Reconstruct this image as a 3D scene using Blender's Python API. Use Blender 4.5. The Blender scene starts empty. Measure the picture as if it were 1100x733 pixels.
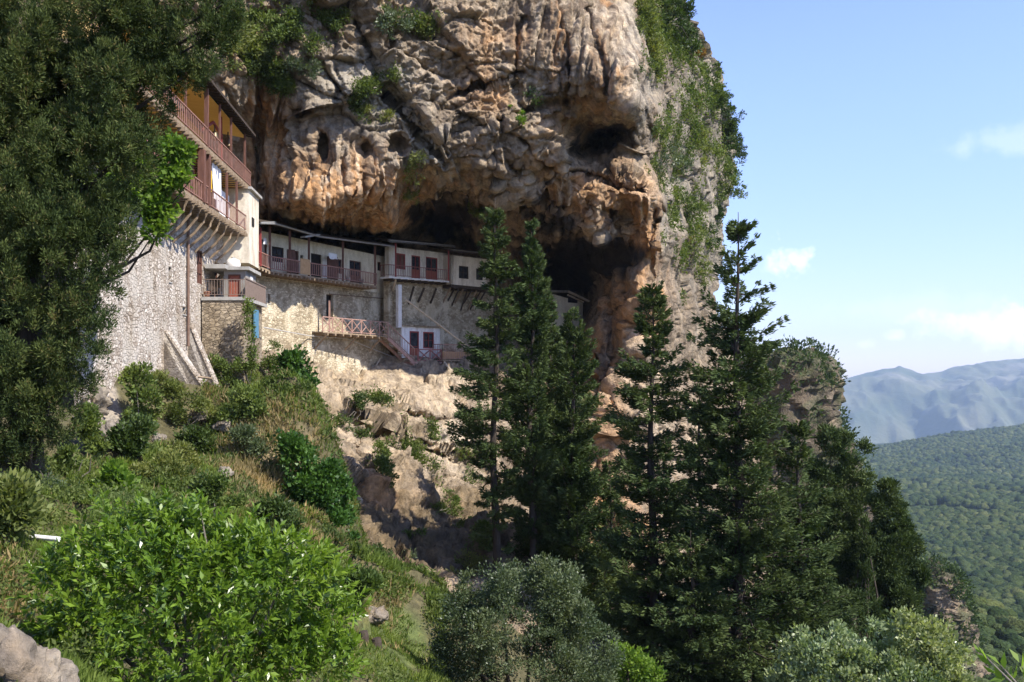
import bpy, math
import numpy as np
from mathutils import Vector

# ------------------------------------------------------------------ camera, world, sun, exposure
S = bpy.context.scene
COL = S.collection
F, CX, HZ = 1000.0, 550.0, 395.0            # focal length and horizon row of the 1100 px wide photograph
cam_d = bpy.data.cameras.new('camera'); cam = bpy.data.objects.new('camera', cam_d); COL.objects.link(cam)
cam.location = (0, 0, 0); cam.rotation_euler = (math.radians(90), 0, 0)
cam_d.sensor_width = 36; cam_d.lens = 36 * F / 1100; cam_d.shift_y = (HZ - 366.5) / 1100
cam_d.clip_start = 0.1; cam_d.clip_end = 60000
S.camera = cam
SUN_EL, SUN_AZ = 46.0, 124.0                # azimuth clockwise from +Y (the viewing direction)
sd = Vector((math.sin(math.radians(SUN_AZ)) * math.cos(math.radians(SUN_EL)),
             math.cos(math.radians(SUN_AZ)) * math.cos(math.radians(SUN_EL)), math.sin(math.radians(SUN_EL))))
sl = bpy.data.lights.new('sun', 'SUN'); sl.energy = 3.7; sl.angle = math.radians(0.53); sl.color = (1.0, 0.94, 0.85)
so = bpy.data.objects.new('sun', sl); COL.objects.link(so); so.rotation_euler = sd.to_track_quat('Z', 'Y').to_euler()
so.location = (80, -20, 120)
S.view_settings.view_transform = 'Standard'; S.view_settings.look = 'None'
S.view_settings.exposure = 1.18; S.view_settings.gamma = 1.0; S.view_settings.use_curve_mapping = False
S.render.engine = 'CYCLES'
cy = S.cycles
cy.use_denoising = True; cy.max_bounces = 6; cy.diffuse_bounces = 5; cy.glossy_bounces = 2
cy.transmission_bounces = 4; cy.transparent_max_bounces = 6; cy.volume_bounces = 1
cy.caustics_reflective = False; cy.caustics_refractive = False; cy.sample_clamp_indirect = 6

def at(px, py, Y):
    return np.array([(px - CX) / F * Y, Y, (HZ - py) / F * Y])

W = bpy.data.worlds.new('World'); S.world = W; W.use_nodes = True
def build_world():
    nt = W.node_tree; N = nt.nodes; L = nt.links
    N.clear()
    out = N.new('ShaderNodeOutputWorld'); bg = N.new('ShaderNodeBackground'); bg.inputs['Strength'].default_value = 0.15
    sky = N.new('ShaderNodeTexSky'); sky.sky_type = 'NISHITA'; sky.sun_disc = False
    sky.sun_elevation = math.radians(SUN_EL); sky.sun_rotation = math.radians(SUN_AZ)
    sky.altitude = 600; sky.air_density = 1.0; sky.dust_density = 0.25; sky.ozone_density = 3.0
    tc = N.new('ShaderNodeTexCoord')
    def math_(op, a, b=None, c=None, clamp=False):
        n = N.new('ShaderNodeMath'); n.operation = op; n.use_clamp = clamp
        for i, v in enumerate((a, b, c)):
            if v is None: continue
            if isinstance(v, (int, float)): n.inputs[i].default_value = v
            else: L.new(v, n.inputs[i])
        return n.outputs[0]
    noise = N.new('ShaderNodeTexNoise'); noise.inputs['Scale'].default_value = 26; noise.inputs['Detail'].default_value = 7
    noise.inputs['Roughness'].default_value = 0.62
    L.new(tc.outputs['Generated'], noise.inputs['Vector'])
    total = None
    # cumulus puffs low over the mountains (direction, half width, half height, strength)
    puffs = [(853, 279, 24, 24, 1.0), (1060, 355, 74, 22, 1.0), (962, 362, 15, 9, .9), (930, 369, 14, 7, .5), (1130, 345, 60, 34, .9),
             (1085, 150, 60, 16, .16), (985, 330, 110, 16, .10)]
    for px, py, w, h, k in puffs:
        c = Vector(at(px, py, 1)).normalized()
        mp = N.new('ShaderNodeVectorMath'); mp.operation = 'SUBTRACT'; L.new(tc.outputs['Generated'], mp.inputs[0]); mp.inputs[1].default_value = c
        sc = N.new('ShaderNodeVectorMath'); sc.operation = 'MULTIPLY'; L.new(mp.outputs[0], sc.inputs[0])
        sc.inputs[1].default_value = (F / w, F / w, F / h)
        ln = N.new('ShaderNodeVectorMath'); ln.operation = 'LENGTH'; L.new(sc.outputs[0], ln.inputs[0])
        a = math_('SUBTRACT', 1.0, ln.outputs['Value'])
        b = math_('MULTIPLY_ADD', math_('SUBTRACT', noise.outputs['Fac'], 0.5), 4.2, a)
        fall = math_('SUBTRACT', 1.75, ln.outputs['Value'], clamp=True)
        d = math_('MULTIPLY', math_('MULTIPLY', math_('MULTIPLY', b, 1.15, clamp=True), fall), k)
        total = d if total is None else math_('MAXIMUM', total, d)
    mx = N.new('ShaderNodeMix'); mx.data_type = 'RGBA'
    L.new(total, mx.inputs['Factor']); hue = N.new('ShaderNodeMix'); hue.data_type = 'RGBA'; hue.blend_type = 'MULTIPLY'; hue.inputs['Factor'].default_value = 1; L.new(sky.outputs[0], hue.inputs['A']); hue.inputs['B'].default_value = (.88, .80, .98, 1); sepz = N.new('ShaderNodeSeparateXYZ'); L.new(tc.outputs['Generated'], sepz.inputs[0])
    low = N.new('ShaderNodeMapRange'); low.interpolation_type = 'SMOOTHSTEP'; L.new(sepz.outputs['Z'], low.inputs['Value']); low.inputs['From Min'].default_value = -.02; low.inputs['From Max'].default_value = .34
    low.inputs['To Min'].default_value = .66; low.inputs['To Max'].default_value = 1.0
    dim = N.new('ShaderNodeVectorMath'); dim.operation = 'SCALE'; L.new(hue.outputs['Result'], dim.inputs[0]); L.new(low.outputs[0], dim.inputs['Scale']); L.new(dim.outputs[0], mx.inputs['A']); mx.inputs['B'].default_value = (5.0, 5.05, 5.2, 1)
    L.new(mx.outputs['Result'], bg.inputs['Color']); L.new(bg.outputs[0], out.inputs['Surface'])
build_world()

# ------------------------------------------------------------------ numpy noise
_rs = np.random.RandomState(7)
PERM = _rs.permutation(256); PERM = np.concatenate([PERM, PERM, PERM])
GR = _rs.normal(size=(256, 3)); GR /= np.linalg.norm(GR, axis=1)[:, None]
RV = _rs.rand(256, 3)
def _hash(i, j, k): return PERM[PERM[PERM[i & 255] + (j & 255)] + (k & 255)]
def pn(P):
    P = np.asarray(P, float); I = np.floor(P).astype(int); f = P - I
    u = f * f * f * (f * (f * 6 - 15) + 10); r = 0
    for dx in (0, 1):
        wx = u[:, 0] if dx else 1 - u[:, 0]
        for dy in (0, 1):
            wy = u[:, 1] if dy else 1 - u[:, 1]
            for dz in (0, 1):
                wz = u[:, 2] if dz else 1 - u[:, 2]
                g = GR[_hash(I[:, 0] + dx, I[:, 1] + dy, I[:, 2] + dz)]
                r = r + wx * wy * wz * ((f - (dx, dy, dz)) * g).sum(1)
    return r * 1.6
def fbm(P, o=4):
    a, r = 1.0, 0
    for i in range(o): r = r + a * pn(P * 2 ** i + i * 17.3); a *= .5
    return r
def ridged(P, o=4):
    a, r = 1.0, 0
    for i in range(o): r = r + a * (1 - 2 * np.abs(pn(P * 2 ** i + i * 11.7))); a *= .5
    return r
def worley(P):
    """F1, F2, nearest cell centre and a random vector of that cell"""
    I = np.floor(P).astype(int); n = len(P)
    F1 = np.full(n, 9.); F2 = np.full(n, 9.); C = np.zeros((n, 3)); H = np.zeros(n, int)
    for dx in (-1, 0, 1):
        for dy in (-1, 0, 1):
            for dz in (-1, 0, 1):
                h = _hash(I[:, 0] + dx, I[:, 1] + dy, I[:, 2] + dz)
                c = I + (dx, dy, dz) + RV[h]
                d = np.sqrt(((P - c) ** 2).sum(1))
                near = d < F1
                F2 = np.where(near, F1, np.minimum(F2, d))
                F1 = np.where(near, d, F1); C[near] = c[near]; H[near] = h[near]
    return F1, F2, C, H
def sstep(a, b, x):
    t = np.clip((x - a) / (b - a), 0, 1); return t * t * (3 - 2 * t)
class RBF:
    def __init__(s, X, V, c):
        s.X = np.asarray(X, float); s.c = c; n, m = s.X.shape
        A = np.sqrt(((s.X[:, None] - s.X[None]) ** 2).sum(2) + c * c) ; A[np.diag_indices(n)] += c * .02
        Q = np.hstack([np.ones((n, 1)), s.X]); M = np.zeros((n + m + 1, n + m + 1))
        M[:n, :n] = -A; M[:n, n:] = Q; M[n:, :n] = Q.T
        s.w = np.linalg.solve(M, np.concatenate([np.asarray(V, float), np.zeros(m + 1)]))
    def __call__(s, X):
        X = np.asarray(X, float); out = np.empty(len(X)); n = len(s.X)
        for i in range(0, len(X), 40000):
            x = X[i:i + 40000]
            A = -np.sqrt(((x[:, None] - s.X[None]) ** 2).sum(2) + s.c ** 2)
            out[i:i + 40000] = A @ s.w[:n] + s.w[n] + x @ s.w[n + 1:]
        return out

# ------------------------------------------------------------------ object helpers
def tag(o, label=None, cat=None, group=None, kind=None):
    if label: o['label'] = label
    if cat: o['category'] = cat
    if group: o['group'] = group
    if kind: o['kind'] = kind
    return o
def thing(name, label, cat, loc=(0, 0, 0), group=None):
    o = bpy.data.objects.new(name, None); COL.objects.link(o); o.location = tuple(loc); o.empty_display_size = .5
    return tag(o, label, cat, group)
def np_mesh(name, V, Fc, mat, parent=None, smooth=False, attrs=None, col=None):
    """mesh from numpy arrays; V are world coordinates, Fc is one (n,3|4) array or a list of faces"""
    me = bpy.data.meshes.new(name)
    V = np.asarray(V, np.float32)
    if parent is not None: V = V - np.array(parent_loc(parent), np.float32)
    if isinstance(Fc, np.ndarray):
        k = Fc.shape[1]; me.vertices.add(len(V)); me.vertices.foreach_set('co', V.ravel())
        me.loops.add(Fc.size); me.loops.foreach_set('vertex_index', Fc.astype(np.int32).ravel())
        me.polygons.add(len(Fc)); me.polygons.foreach_set('loop_start', np.arange(0, Fc.size, k, dtype=np.int32))
        me.update(calc_edges=True)
    else:
        me.from_pydata([tuple(map(float, v)) for v in V], [], [tuple(map(int, f)) for f in Fc])
    if smooth: me.polygons.foreach_set('use_smooth', np.ones(len(me.polygons), bool))
    for k, v in (attrs or {}).items():
        a = me.attributes.new(k, 'FLOAT', 'POINT'); a.data.foreach_set('value', np.asarray(v, np.float32))
    if col is not None:
        a = me.attributes.new('Col', 'FLOAT_COLOR', 'POINT')
        c = np.ones((len(V), 4), np.float32); c[:, :3] = col; a.data.foreach_set('color', c.ravel())
    me.validate(); me.materials.append(mat)
    o = bpy.data.objects.new(name, me); COL.objects.link(o)
    if parent is not None: o.parent = parent
    return o
def parent_loc(p):
    l = Vector((0, 0, 0))
    while p is not None: l = l + p.location; p = p.parent
    return l
class MB:
    """collects solids and links them as one mesh object"""
    def __init__(s): s.V = []; s.F = []
    def hexa(s, q):
        b = len(s.V); s.V += [np.asarray(v, float) for v in q]
        for f in ((3, 2, 1, 0), (4, 5, 6, 7), (0, 1, 5, 4), (1, 2, 6, 5), (2, 3, 7, 6), (3, 0, 4, 7)): s.F.append([b + i for i in f])
    def slab(s, q, vec):
        q = [np.asarray(v, float) for v in q]; s.hexa(q + [v + np.asarray(vec, float) for v in q])
    def poly(s, q, vec):
        q = [np.asarray(v, float) for v in q]; n = len(q); b = len(s.V); s.V += q + [v + np.asarray(vec, float) for v in q]
        s.F.append([b + i for i in range(n)][::-1]); s.F.append([b + n + i for i in range(n)])
        for i in range(n): j = (i + 1) % n; s.F.append([b + i, b + j, b + n + j, b + n + i])
    def bar(s, a, b, w, h=None):
        """square bar from a to b"""
        a = np.asarray(a, float); b = np.asarray(b, float); h = h or w
        d = b - a; d = d / max(np.linalg.norm(d), 1e-9)
        up = np.array([0, 0, 1.]) if abs(d[2]) < .9 else np.array([0, 1., 0])
        x = np.cross(d, up); x /= np.linalg.norm(x); y = np.cross(x, d)
        c = [(-1, -1), (1, -1), (1, 1), (-1, 1)]
        s.hexa([a + x * i * w / 2 + y * j * h / 2 for i, j in c] + [b + x * i * w / 2 + y * j * h / 2 for i, j in c])
    def tube(s, pts, rad, n=7, caps=True):
        pts = [np.asarray(p, float) for p in pts]
        if not hasattr(rad, '__len__'): rad = [rad] * len(pts)
        b = len(s.V)
        for i, p in enumerate(pts):
            d = pts[min(i + 1, len(pts) - 1)] - pts[max(i - 1, 0)]; d = d / max(np.linalg.norm(d), 1e-9)
            up = np.array([0, 0, 1.]) if abs(d[2]) < .9 else np.array([0, 1., 0])
            x = np.cross(d, up); x /= np.linalg.norm(x); y = np.cross(d, x)
            for k in range(n):
                a = 2 * math.pi * k / n; s.V.append(p + rad[i] * (math.cos(a) * x + math.sin(a) * y))
        for i in range(len(pts) - 1):
            for k in range(n):
                k2 = (k + 1) % n; s.F.append([b + i * n + k, b + i * n + k2, b + (i + 1) * n + k2, b + (i + 1) * n + k])
        if caps:
            s.F.append([b + k for k in range(n)][::-1]); s.F.append([b + (len(pts) - 1) * n + k for k in range(n)])
    def lathe(s, c, prof, n=14):
        b = len(s.V); c = np.asarray(c, float)
        for r, z in prof:
            for k in range(n): a = 2 * math.pi * k / n; s.V.append(c + (r * math.cos(a), r * math.sin(a), z))
        for i in range(len(prof) - 1):
            for k in range(n):
                k2 = (k + 1) % n; s.F.append([b + i * n + k, b + i * n + k2, b + (i + 1) * n + k2, b + (i + 1) * n + k])
        s.F.append([b + k for k in range(n)][::-1]); s.F.append([b + (len(prof) - 1) * n + k for k in range(n)])
    def build(s, name, mat, parent=None, smooth=False): return np_mesh(name, np.array(s.V), s.F, mat, parent, smooth)

# ------------------------------------------------------------------ materials
def nodes_of(name):
    m = bpy.data.materials.new(name); m.use_nodes = True; nt = m.node_tree
    return m, nt, nt.nodes['Principled BSDF']
def _noise(nt, vec, scale, detail=4, rough=.55):
    n = nt.nodes.new('ShaderNodeTexNoise'); n.inputs['Scale'].default_value = scale; n.inputs['Detail'].default_value = detail
    n.inputs['Roughness'].default_value = rough; nt.links.new(vec, n.inputs['Vector']); return n.outputs['Fac']
def _ramp(nt, fac, stops):
    r = nt.nodes.new('ShaderNodeValToRGB'); nt.links.new(fac, r.inputs['Fac']); e = r.color_ramp.elements
    for i, (p, c) in enumerate(stops):
        el = e[i] if i < 2 else e.new(p)
        el.position = p; el.color = (*c, 1) if len(c) == 3 else c
    return r.outputs['Color']
def _mix(nt, f, a, b, mode='MIX'):
    m = nt.nodes.new('ShaderNodeMix'); m.data_type = 'RGBA'; m.blend_type = mode
    for k, v in (('Factor', f), ('A', a), ('B', b)):
        if isinstance(v, (int, float)): m.inputs[k].default_value = v
        elif isinstance(v, tuple): m.inputs[k].default_value = (*v, 1) if len(v) == 3 else v
        else: nt.links.new(v, m.inputs[k])
    return m.outputs['Result']
def _pos(nt, scale=(1, 1, 1)):
    g = nt.nodes.new('ShaderNodeNewGeometry'); m = nt.nodes.new('ShaderNodeMapping'); m.inputs['Scale'].default_value = scale
    nt.links.new(g.outputs['Position'], m.inputs['Vector']); return m.outputs['Vector']
def _bump(nt, bsdf, h, strength, dist):
    b = nt.nodes.new('ShaderNodeBump'); b.inputs['Strength'].default_value = strength; b.inputs['Distance'].default_value = dist
    nt.links.new(h, b.inputs['Height']); nt.links.new(b.outputs['Normal'], bsdf.inputs['Normal'])
def _attr(nt, name, out='Fac'):
    a = nt.nodes.new('ShaderNodeAttribute'); a.attribute_name = name; return a.outputs[out]
def _math(nt, op, a, b):
    n = nt.nodes.new('ShaderNodeMath'); n.operation = op
    for i, v in enumerate((a, b)):
        if isinstance(v, (int, float)): n.inputs[i].default_value = v
        else: nt.links.new(v, n.inputs[i])
    return n.outputs[0]

def mat_plain(name, a, b, scale=3.0, rough=.8, stretch=(1, 1, 1), bump=0.0, spec=.3, metal=0):
    m, nt, p = nodes_of(name); v = _pos(nt, stretch)
    f = _noise(nt, v, scale, 5)
    c = _ramp(nt, f, [(.3, a), (.7, b)])
    nt.links.new(c, p.inputs['Base Color']); p.inputs['Roughness'].default_value = rough
    p.inputs['Specular IOR Level'].default_value = spec; p.inputs['Metallic'].default_value = metal
    if bump: _bump(nt, p, _noise(nt, v, scale * 4, 4), .6, bump)
    return m
def mat_rock(name, fine=1.0, bump=.25):
    """limestone: the broad colour of each place comes with the mesh, the grain from noise"""
    m, nt, p = nodes_of(name)
    col = _attr(nt, 'Col', 'Color'); v = _pos(nt); vs = _pos(nt, (1, 1, .22))
    n1 = _noise(nt, v, .9 * fine, 9, .68); n2 = _noise(nt, vs, 2.2 * fine, 6, .6); n3 = _noise(nt, v, 5 * fine, 6, .65)
    c = _mix(nt, 1.0, col, _ramp(nt, n1, [(.3, (.48, .46, .45)), (.5, (.95, .95, .95)), (.72, (1.5, 1.42, 1.3))]), 'MULTIPLY')
    c = _mix(nt, 1.0, c, _ramp(nt, n2, [(.3, (.66, .65, .66)), (.5, (1, 1, 1)), (.75, (1.25, 1.2, 1.12))]), 'MULTIPLY')
    c = _mix(nt, 1.0, c, _ramp(nt, n3, [(.28, (.68, .68, .68)), (.5, (1, 1, 1)), (.75, (1.2, 1.2, 1.2))]), 'MULTIPLY')
    nt.links.new(c, p.inputs['Base Color']); p.inputs['Roughness'].default_value = .92; p.inputs['Specular IOR Level'].default_value = .15
    h = _math(nt, 'ADD', _math(nt, 'MULTIPLY', n1, 2.2), _math(nt, 'ADD', _math(nt, 'MULTIPLY', n2, .7), _math(nt, 'MULTIPLY', n3, .6)))
    _bump(nt, p, h, .85, bump)
    return m
def mat_masonry(name, stone_a, stone_b, mortar, scale=2.2, bump=.08, patch=None):
    m, nt, p = nodes_of(name)
    v0 = _pos(nt, (1, 1, 1.75))
    # wobble the courses a little
    nz = nt.nodes.new('ShaderNodeTexNoise'); nz.inputs['Scale'].default_value = 1.3; nt.links.new(v0, nz.inputs['Vector'])
    v = nt.nodes.new('ShaderNodeVectorMath'); v.operation = 'MULTIPLY_ADD'; nt.links.new(nz.outputs['Color'], v.inputs[0])
    v.inputs[1].default_value = (.5, .5, .5); nt.links.new(v0, v.inputs[2]); v = v.outputs[0]
    vo = nt.nodes.new('ShaderNodeTexVoronoi'); vo.feature = 'F1'; vo.inputs['Scale'].default_value = scale; vo.inputs['Randomness'].default_value = .9
    ve = nt.nodes.new('ShaderNodeTexVoronoi'); ve.feature = 'DISTANCE_TO_EDGE'; ve.inputs['Scale'].default_value = scale; ve.inputs['Randomness'].default_value = .9
    nt.links.new(v, vo.inputs['Vector']); nt.links.new(v, ve.inputs['Vector'])
    sep = nt.nodes.new('ShaderNodeSeparateColor'); nt.links.new(vo.outputs['Color'], sep.inputs[0])
    stone = _ramp(nt, sep.outputs[0], [(0, stone_a), (.55, tuple((x + y) / 2 for x, y in zip(stone_a, stone_b))), (1, stone_b)])
    n1 = _noise(nt, _pos(nt), 7, 6, .65)
    stone = _mix(nt, 1.0, stone, _ramp(nt, n1, [(.3, (.7, .7, .7)), (.7, (1.2, 1.2, 1.2))]), 'MULTIPLY')
    edge = _ramp(nt, ve.outputs['Distance'], [(.01, (0, 0, 0)), (.09, (1, 1, 1))])
    n2 = _noise(nt, _pos(nt), .5, 5, .6)
    mort = _mix(nt, n2, mortar, tuple(x * .45 for x in mortar))
    c = _mix(nt, edge, mort, stone)
    if patch:                                  # old lime render left over the stones in places
        pm = _ramp(nt, n2, [(.50, (0, 0, 0)), (.60, (1, 1, 1))])
        pc = _mix(nt, 1.0, patch, _ramp(nt, n1, [(.3, (.8, .8, .8)), (.7, (1.12, 1.12, 1.12))]), 'MULTIPLY')
        c = _mix(nt, pm, c, pc)
    n4 = _noise(nt, _pos(nt, (1, 1, .3)), .8, 5, .6)
    c = _mix(nt, 1.0, c, _ramp(nt, n4, [(.32, (.76, .72, .66)), (.54, (1, 1, 1))]), 'MULTIPLY')
    nt.links.new(c, p.inputs['Base Color']); p.inputs['Roughness'].default_value = .93; p.inputs['Specular IOR Level'].default_value = .15
    h = _math(nt, 'ADD', edge, _math(nt, 'MULTIPLY', n1, .8))
    _bump(nt, p, h, .9, bump)
    return m
def mat_plaster(name, base, dirt):
    m, nt, p = nodes_of(name)
    n1 = _noise(nt, _pos(nt, (1, 1, .35)), 1.4, 7, .65); n2 = _noise(nt, _pos(nt), 9, 5)
    c = _ramp(nt, n1, [(.34, dirt), (.56, base)])
    c = _mix(nt, 1.0, c, _ramp(nt, n2, [(.3, (.86, .86, .86)), (.7, (1.08, 1.08, 1.08))]), 'MULTIPLY')
    nt.links.new(c, p.inputs['Base Color']); p.inputs['Roughness'].default_value = .9; p.inputs['Specular IOR Level'].default_value = .2
    _bump(nt, p, n2, .4, .02)
    return m
def mat_leaf(name, dark, light, trans=.35, rough=.55, spec=.35, hue_noise=.8, brown=None):
    m, nt, p = nodes_of(name)
    t = _attr(nt, 'tint')
    stops = [(0, dark), (.75, light)] if brown is None else [(0, dark), (.75, light), (.97, brown)]
    c = _ramp(nt, t, stops)
    n = _noise(nt, _pos(nt), hue_noise, 3)
    c = _mix(nt, 1.0, c, _ramp(nt, n, [(.3, (.72, .8, .75)), (.7, (1.22, 1.12, .95))]), 'MULTIPLY')
    nt.links.new(c, p.inputs['Base Color']); p.inputs['Roughness'].default_value = rough; p.inputs['Specular IOR Level'].default_value = spec
    tr = nt.nodes.new('ShaderNodeBsdfTranslucent'); nt.links.new(_mix(nt, 1.0, c, (1.25, 1.35, .6), 'MULTIPLY'), tr.inputs['Color'])
    ms = nt.nodes.new('ShaderNodeMixShader'); ms.inputs[0].default_value = trans
    nt.links.new(p.outputs[0], ms.inputs[1]); nt.links.new(tr.outputs[0], ms.inputs[2])
    nt.links.new(ms.outputs[0], nt.nodes['Material Output'].inputs['Surface'])
    return m
M = {}
M['cliff'] = mat_rock('limestone cliff')
M['crag'] = mat_rock('far limestone', .25, 1.0)
M['boulder'] = mat_rock('boulder limestone', 2.5, .06)
M['masonry'] = mat_masonry('pale rubble masonry', (.40, .33, .26), (.78, .70, .60), (.36, .29, .22), 3.5, .07, patch=(.60, .54, .46))
M['masonry_dark'] = mat_masonry('weathered rubble masonry', (.31, .245, .155), (.68, .58, .41), (.48, .40, .27), 3.4, .05, patch=(.70, .61, .44))
M['masonry_brown'] = mat_masonry('brown rubble masonry', (.2, .16, .11), (.5, .41, .29), (.34, .275, .2), 3.2, .06)
M['buttress'] = mat_masonry('grey buttress masonry', (.26, .23, .2), (.45, .41, .36), (.36, .32, .28), 3.2, .03, patch=(.46, .42, .36))
M['plaster'] = mat_plaster('cream lime plaster', (.74, .67, .54), (.50, .42, .31))
M['plaster_ochre'] = mat_plaster('ochre plaster', (.68, .48, .19), (.50, .34, .13))
M['plaster_grey'] = mat_plaster('aged lime plaster', (.74, .66, .49), (.53, .44, .29))
M['plaster_white'] = mat_plaster('white lime wash', (.78, .76, .72), (.55, .51, .45))
M['wood_brown'] = mat_plain('brown painted wood', (.095, .045, .032), (.17, .08, .055), 6, .7, (1, 1, .3))
M['wood_red'] = mat_plain('red painted wood', (.20, .035, .03), (.30, .06, .05), 6, .6, (1, 1, .3))
M['wood_pink'] = mat_plain('faded pinkish wood', (.30, .17, .13), (.46, .29, .23), 5, .8, (1, 1, .3))
M['wood_raw'] = mat_plain('weathered raw timber', (.17, .12, .075), (.36, .27, .18), 5, .85, (1, 1, .3), .01)
M['wood_dark'] = mat_plain('dark old timber', (.035, .025, .018), (.075, .055, .04), 5, .85, (1, 1, .3))
M['wood_yellow'] = mat_plain('yellow ochre boards', (.66, .42, .09), (.78, .55, .16), 1.6, .7, (.4, 6, 1))
M['wood_board'] = mat_plain('tan plywood board', (.42, .25, .12), (.52, .33, .17), 4, .7)
M['rail_iron'] = mat_plain('grey brown painted iron', (.18, .13, .105), (.25, .19, .15), 5, .6)
M['rail_red'] = mat_plain('dull red painted rail', (.22, .075, .065), (.30, .12, .10), 5, .6)
M['rail_brown'] = mat_plain('red brown gallery rail', (.25, .13, .10), (.36, .20, .155), 5, .7)
M['concrete'] = mat_plain('grey concrete', (.30, .285, .255), (.44, .42, .38), 2.5, .9, bump=.02)
M['hut_grey'] = mat_plain('grey rendered hut wall', (.23, .215, .19), (.31, .29, .26), 2.0, .9)
M['slate'] = mat_plain('stone roof slates', (.16, .145, .125), (.30, .27, .235), 3, .9, bump=.04)
M['dark'] = mat_plain('painted room darkness', (.012, .011, .010), (.03, .026, .022), 2, .9)  # near-black colour stands in for the shade of rooms behind openings
def mat_glass_dark():
    m, nt, p = nodes_of('old window glass'); p.inputs['Base Color'].default_value = (.03, .035, .04, 1)
    p.inputs['Roughness'].default_value = .08; p.inputs['Specular IOR Level'].default_value = .6
    v = _noise(nt, _pos(nt), 3, 2); nt.links.new(_ramp(nt, v, [(.3, (.02, .022, .025)), (.7, (.06, .065, .07))]), p.inputs['Base Color']); return m
M['glass'] = mat_glass_dark()
M['blue_paint'] = mat_plain('faded blue paint', (.06, .17, .26), (.12, .27, .38), 4, .6)
M['red_door'] = mat_plain('brick red door paint', (.26, .075, .045), (.34, .11, .07), 5, .6, (1, 1, .3))
M['cloth_white'] = mat_plain('white cotton', (.72, .71, .70), (.8, .8, .8), 2, .9)
M['cloth_yellow'] = mat_plain('yellow cloth', (.72, .42, .02), (.80, .52, .04), 2, .9)
M['cloth_dark'] = mat_plain('dark cloth', (.015, .015, .02), (.04, .035, .04), 2, .9)
M['bronze'] = mat_plain('old bronze', (.09, .07, .045), (.16, .125, .08), 5, .45, metal=.7)
M['terracotta'] = mat_plain('terracotta', (.35, .14, .08), (.42, .19, .11), 5, .8)
M['metal_grey'] = mat_plain('galvanised metal', (.34, .34, .34), (.46, .46, .45), 5, .45, metal=.5)
M['rust'] = mat_plain('rusty brown pipe', (.14, .085, .06), (.22, .14, .10), 5, .7)
M['cable'] = mat_plain('pale cable', (.45, .43, .40), (.55, .53, .5), 5, .6)
M['pole_pale'] = mat_plain('sun bleached pole', (.42, .34, .24), (.55, .46, .34), 5, .8)
M['bark'] = mat_plain('dark conifer bark', (.03, .023, .017), (.075, .058, .043), 9, .9, (1, 1, .2), .03)
M['bark_grey'] = mat_plain('grey bark', (.11, .095, .075), (.2, .175, .14), 9, .9, (1, 1, .2), .02)
M['leaf_conifer'] = mat_leaf('conifer foliage', (.020, .040, .016), (.084, .117, .042), .2, .7, .15, .35)
M['leaf_cypress'] = mat_leaf('cypress foliage', (.018, .036, .012), (.095, .125, .038), .2, .7, .15, .5, (.16, .125, .06))
M['leaf_citrus'] = mat_leaf('glossy citrus leaves', (.045, .10, .012), (.19, .29, .035), .38, .33, .5, .9)
M['leaf_bright'] = mat_leaf('fresh bright leaves', (.075, .15, .02), (.20, .30, .05), .5, .5, .3, .9)
M['leaf_olive'] = mat_leaf('grey green leaves', (.035, .058, .025), (.13, .165, .085), .3, .4, .4, .7)
M['leaf_silver'] = mat_leaf('pale flecked leaves', (.07, .11, .035), (.36, .41, .22), .35, .3, .55, .9)
M['leaf_shrub'] = mat_leaf('shrub leaves', (.042, .075, .018), (.16, .21, .055), .35, .55, .3, .6)
M['leaf_shrub_yellow'] = mat_leaf('yellow green shrub leaves', (.075, .105, .025), (.22, .24, .075), .4, .55, .3, .6)
M['leaf_dark'] = mat_leaf('dark evergreen leaves', (.02, .042, .012), (.07, .11, .03), .3, .5, .3, .5)
M['leaf_autumn'] = mat_leaf('rust tinged leaves', (.16, .08, .03), (.3, .17, .06), .4, .6, .2, .6)
M['leaf_ivy'] = mat_leaf('ivy leaves', (.022, .062, .012), (.075, .155, .03), .32, .45, .35, .7)
M['grass_green'] = mat_leaf('green grass', (.06, .105, .02), (.20, .26, .06), .45, .6, .2, .4)
M['grass_dry'] = mat_leaf('dry grass', (.20, .15, .075), (.42, .33, .18), .35, .8, .1, .4)
M['weeds'] = mat_leaf('low weeds', (.045, .075, .02), (.16, .2, .06), .4, .6, .2, .4, (.2, .16, .08))
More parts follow.
